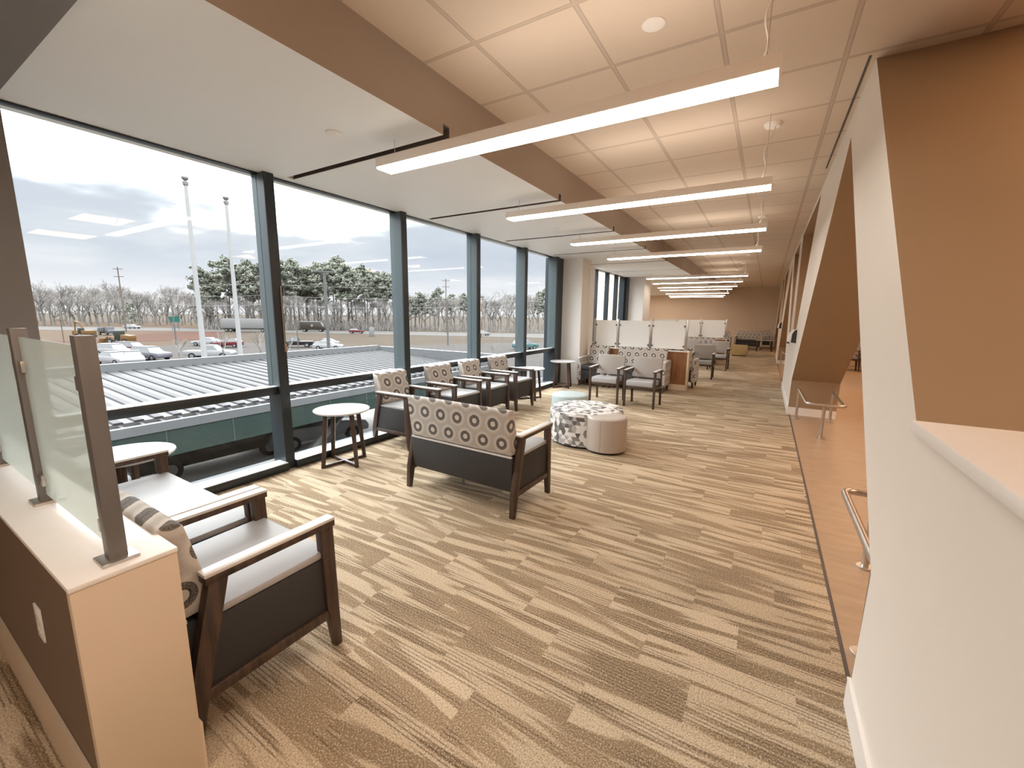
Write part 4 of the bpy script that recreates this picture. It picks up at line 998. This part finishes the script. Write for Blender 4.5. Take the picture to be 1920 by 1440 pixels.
BV = [make_bare('bare_tree', h, s, sd, LB, GB) for h, s, sd in ((13.5, .62, 3), (12.5, .75, 11), (14.5, .55, 19), (11.5, .85, 23))]
PV = [make_pine(h, sd, LP, GP, c0) for h, sd, c0 in ((19.5, 2, .52), (18, 5, .45), (20.5, 8, .56))]
used = set()
def plant(V, k, u, D, sc, label=None, group=None):
    x, y = at_dist(u, D); rz = random.uniform(0, 2 * PI); src = V[k % len(V)]
    key = src.name
    if key not in used:
        used.add(key); o = src; o.location = (x, y, GZ - .05); o.rotation_euler = (0, 0, rz)
        if label: o['label'] = label
        if group: o['group'] = group
    else: o = dup(src, (x, y, GZ - .05), rz, label or src['label'], group)
    o.scale = (sc * 1.05, sc * 1.05, sc); return o
# dense wood behind the first two panes: pines above, bare trees before them
us = [388, 410, 428, 446, 462, 474, 492, 508, 520, 534, 547, 560, 574, 586, 600, 613, 626, 640, 655, 668, 682, 696, 712, 727, 745]
for i, u in enumerate(us):
    D = 180 + random.uniform(-4, 22) - (u - 400) * .055
    top = .98 if u > 450 else (.86 if u < 420 else .92)
    if u > 690: top *= .9
    top *= 1.2
    plant(PV, i, u + random.uniform(-4, 4), D, top * random.uniform(.93, 1.05))
    if i % 2 == 0: plant(PV, i + 1, u + random.uniform(0, 9), D + 18, top * random.uniform(.98, 1.1))
for i, u in enumerate(range(384, 756, 9)):
    plant(BV, i, u + random.uniform(-5, 5), 173 + random.uniform(-2, 8) - (u - 400) * .05, random.uniform(.72, 1.05))
# looser trees across the three right-hand panes
for i, u in enumerate((764, 778, 796, 815, 832, 852, 866, 882, 902, 917, 934, 951, 964, 980, 994, 1008, 1022, 1040, 1064)):
    plant(BV, i + 1, u, 157 + random.uniform(-2, 30), random.uniform(.95, 1.22))
for i, u in enumerate(range(756, 1095, 11)):
    plant(BV, i, u + random.uniform(-4, 4), 205 + random.uniform(-10, 45), random.uniform(1.1, 1.45))
for i, (u, s) in enumerate(((790, .62), (806, .58), (822, .66), (786, .5), (1010, .72), (1022, .66), (846, .6), (770, .55), (870, .57))):
    plant(PV, i, u, 172 + random.uniform(-6, 10), s * 1.15)
BIG = make_bare('bare_tree', 17.5, .9, 41, 'large spreading bare tree by the highway between the third and fourth mullions', None)
x, y = at_dist(925, 150); BIG.location = (x, y, GZ)
# far field trees to the left of the flagpoles
for i, u in enumerate(list(range(56, 384, 9)) + list(range(60, 384, 12))):
    plant(BV, i, u + random.uniform(-4, 4), (232 if i < 37 else 290) + random.uniform(-14, 40), (1 if i < 37 else 1.25) * random.uniform(.9, 1.3), LF, GF)
SIN = make_bare('bare_tree', 17, .8, 53, 'tall bare tree with spreading crown left of the first flagpole', None); x, y = at_dist(329, 190); SIN.location = (x, y, GZ); SIN.scale = (1, 1, 1)
CED = make_pine(8.5, 77, 'small dark evergreen on the field below the utility pole', None, .12, .28); x, y = at_dist(244, 196); CED.location = (x, y, GZ)
CE2 = make_pine(11.5, 79, 'dark rounded evergreen at the left end of the wood', None, .15, .30); x, y = at_dist(386, 176); CE2.location = (x, y, GZ)
for u, D, h, lab in ((325, 66, 3.0, 'leafless sapling on the lot left of the silver pickup'), (410, 60, 4.2, 'thin leafless sapling between the flagpoles'), (482, 62, 4.4, 'thin leafless sapling just left of the first mullion'), (536, 60, 3.8, 'thin leafless sapling just right of the first mullion'), (926, 58, 2.6, 'small leafless sapling between the third and fourth mullions')):
    s = make_bare('sapling', h * 1.15, .5, int(u), lab, None, 4); x, y = at_dist(u, D); s.location = (x, y, GZ)
# low scrub along the foot of the wood
sc_ = MB(); rnd = random.Random(5)
for i in range(2600):
    u = rnd.uniform(560, 1090) if rnd.random() < .2 else rnd.uniform(375, 762); x, y = at_dist(u, rnd.uniform(169, 182) - (u - 400) * .05)
    h = rnd.uniform(.8, 4.2); sc_.tube([(x, y, GZ), (x + rnd.gauss(0, .8), y + rnd.gauss(0, .8), GZ + h)], .10, 3, .03, cap=False)
tag(sc_.build('undergrowth', 'twigs'), 'grey leafless scrub along the foot of the wood', 'undergrowth', kind='stuff')

# ================================================================== SKY AND LAMPS
w = bpy.data.worlds.new('overcast_sky'); SC.world = w; w.use_nodes = True; nt = w.node_tree; bg = nt.nodes['Background']
g = coords(nt, 'Generated'); s_ = sep(nt, g)
z = mth(nt, 'MAXIMUM', s_[2], 0.0)
pl = mth(nt, 'ADD', z, 0.10)
cv = comb(nt, mth(nt, 'DIVIDE', s_[0], pl), mth(nt, 'DIVIDE', s_[1], pl), 0.3)
n1 = noise(nt, cv, 0.42, 5, 0.52); n2 = noise(nt, cv, 1.3, 4, 0.5)
nn = mth(nt, 'ADD', mth(nt, 'MULTIPLY', n1, 0.75), mth(nt, 'MULTIPLY', n2, 0.25))
cl = ramp(nt, nn, [(0.36, (0.53, 0.575, 0.66)), (0.50, (0.605, 0.645, 0.71)), (0.62, (0.78, 0.795, 0.82))])
hz = mix(nt, smooth(nt, z, 0.11, 0.01), cl, (0.86, 0.85, 0.87))
hi = mix(nt, smooth(nt, mth(nt, 'ADD', z, mth(nt, 'MULTIPLY', mth(nt, 'SUBTRACT', nn, 0.5), 0.60)), 0.17, 0.33), hz, (6.5, 6.6, 6.7))
zen = mix(nt, smooth(nt, z, 0.30, 0.80), hi, (11.0, 11.2, 11.4))
gr = mix(nt, smooth(nt, s_[2], -0.02, 0.0), (0.3, 0.27, 0.23), zen)
nt.links.new(gr, bg.inputs['Color']); bg.inputs['Strength'].default_value = 1.0

def area(name, loc, size, size_y, energy, col, rot=(0, 0, 0)):
    l = bpy.data.lights.new(name, 'AREA'); l.shape = 'RECTANGLE'; l.size = size; l.size_y = size_y; l.energy = energy; l.color = col
    o = bpy.data.objects.new(name, l); COL.objects.link(o); o.location = loc; o.rotation_euler = rot; return o
WARM = (1.0, 0.90, 0.79)
allp = [(y, z, a, b) for (y, z, a, b, _) in PEND] + [(0.42, 2.6, -2.55, -0.05)]
for (y, z, a, b) in allp:      # the uplight half of each pendant, recessed in the top of its housing
    xa = max(a + 0.1, -1.75); area('pendant_uplight', ((xa + b) / 2, y - 0.0725, z + 0.079), b - xa - 0.1, 0.12, 3.0 if y < 9 else 2.0, WARM, (PI, 0, 0))
# unseen fill lights added over the corridor and hall on the right, and over the room behind the camera
for x in (2.2, 5.0):
    for y in (-1.0, 3.0, 7.0, 11.0, 16.0, 21.0): area('unseen_fill_light', (x, y, CZ - 0.02), 0.9, 0.9, 34, (1.0, 0.62, 0.36))
for y in (17.0, 20.5, 24.5): area('unseen_fill_light', (-5.6, y, SZ - 0.02), 0.9, 0.9, 32, WARM)  # more unseen fill, added to brighten the far end wall
area('unseen_fill_light', (-0.6, -1.6, CZ - 0.02), 0.9, 0.9, 30, WARM)
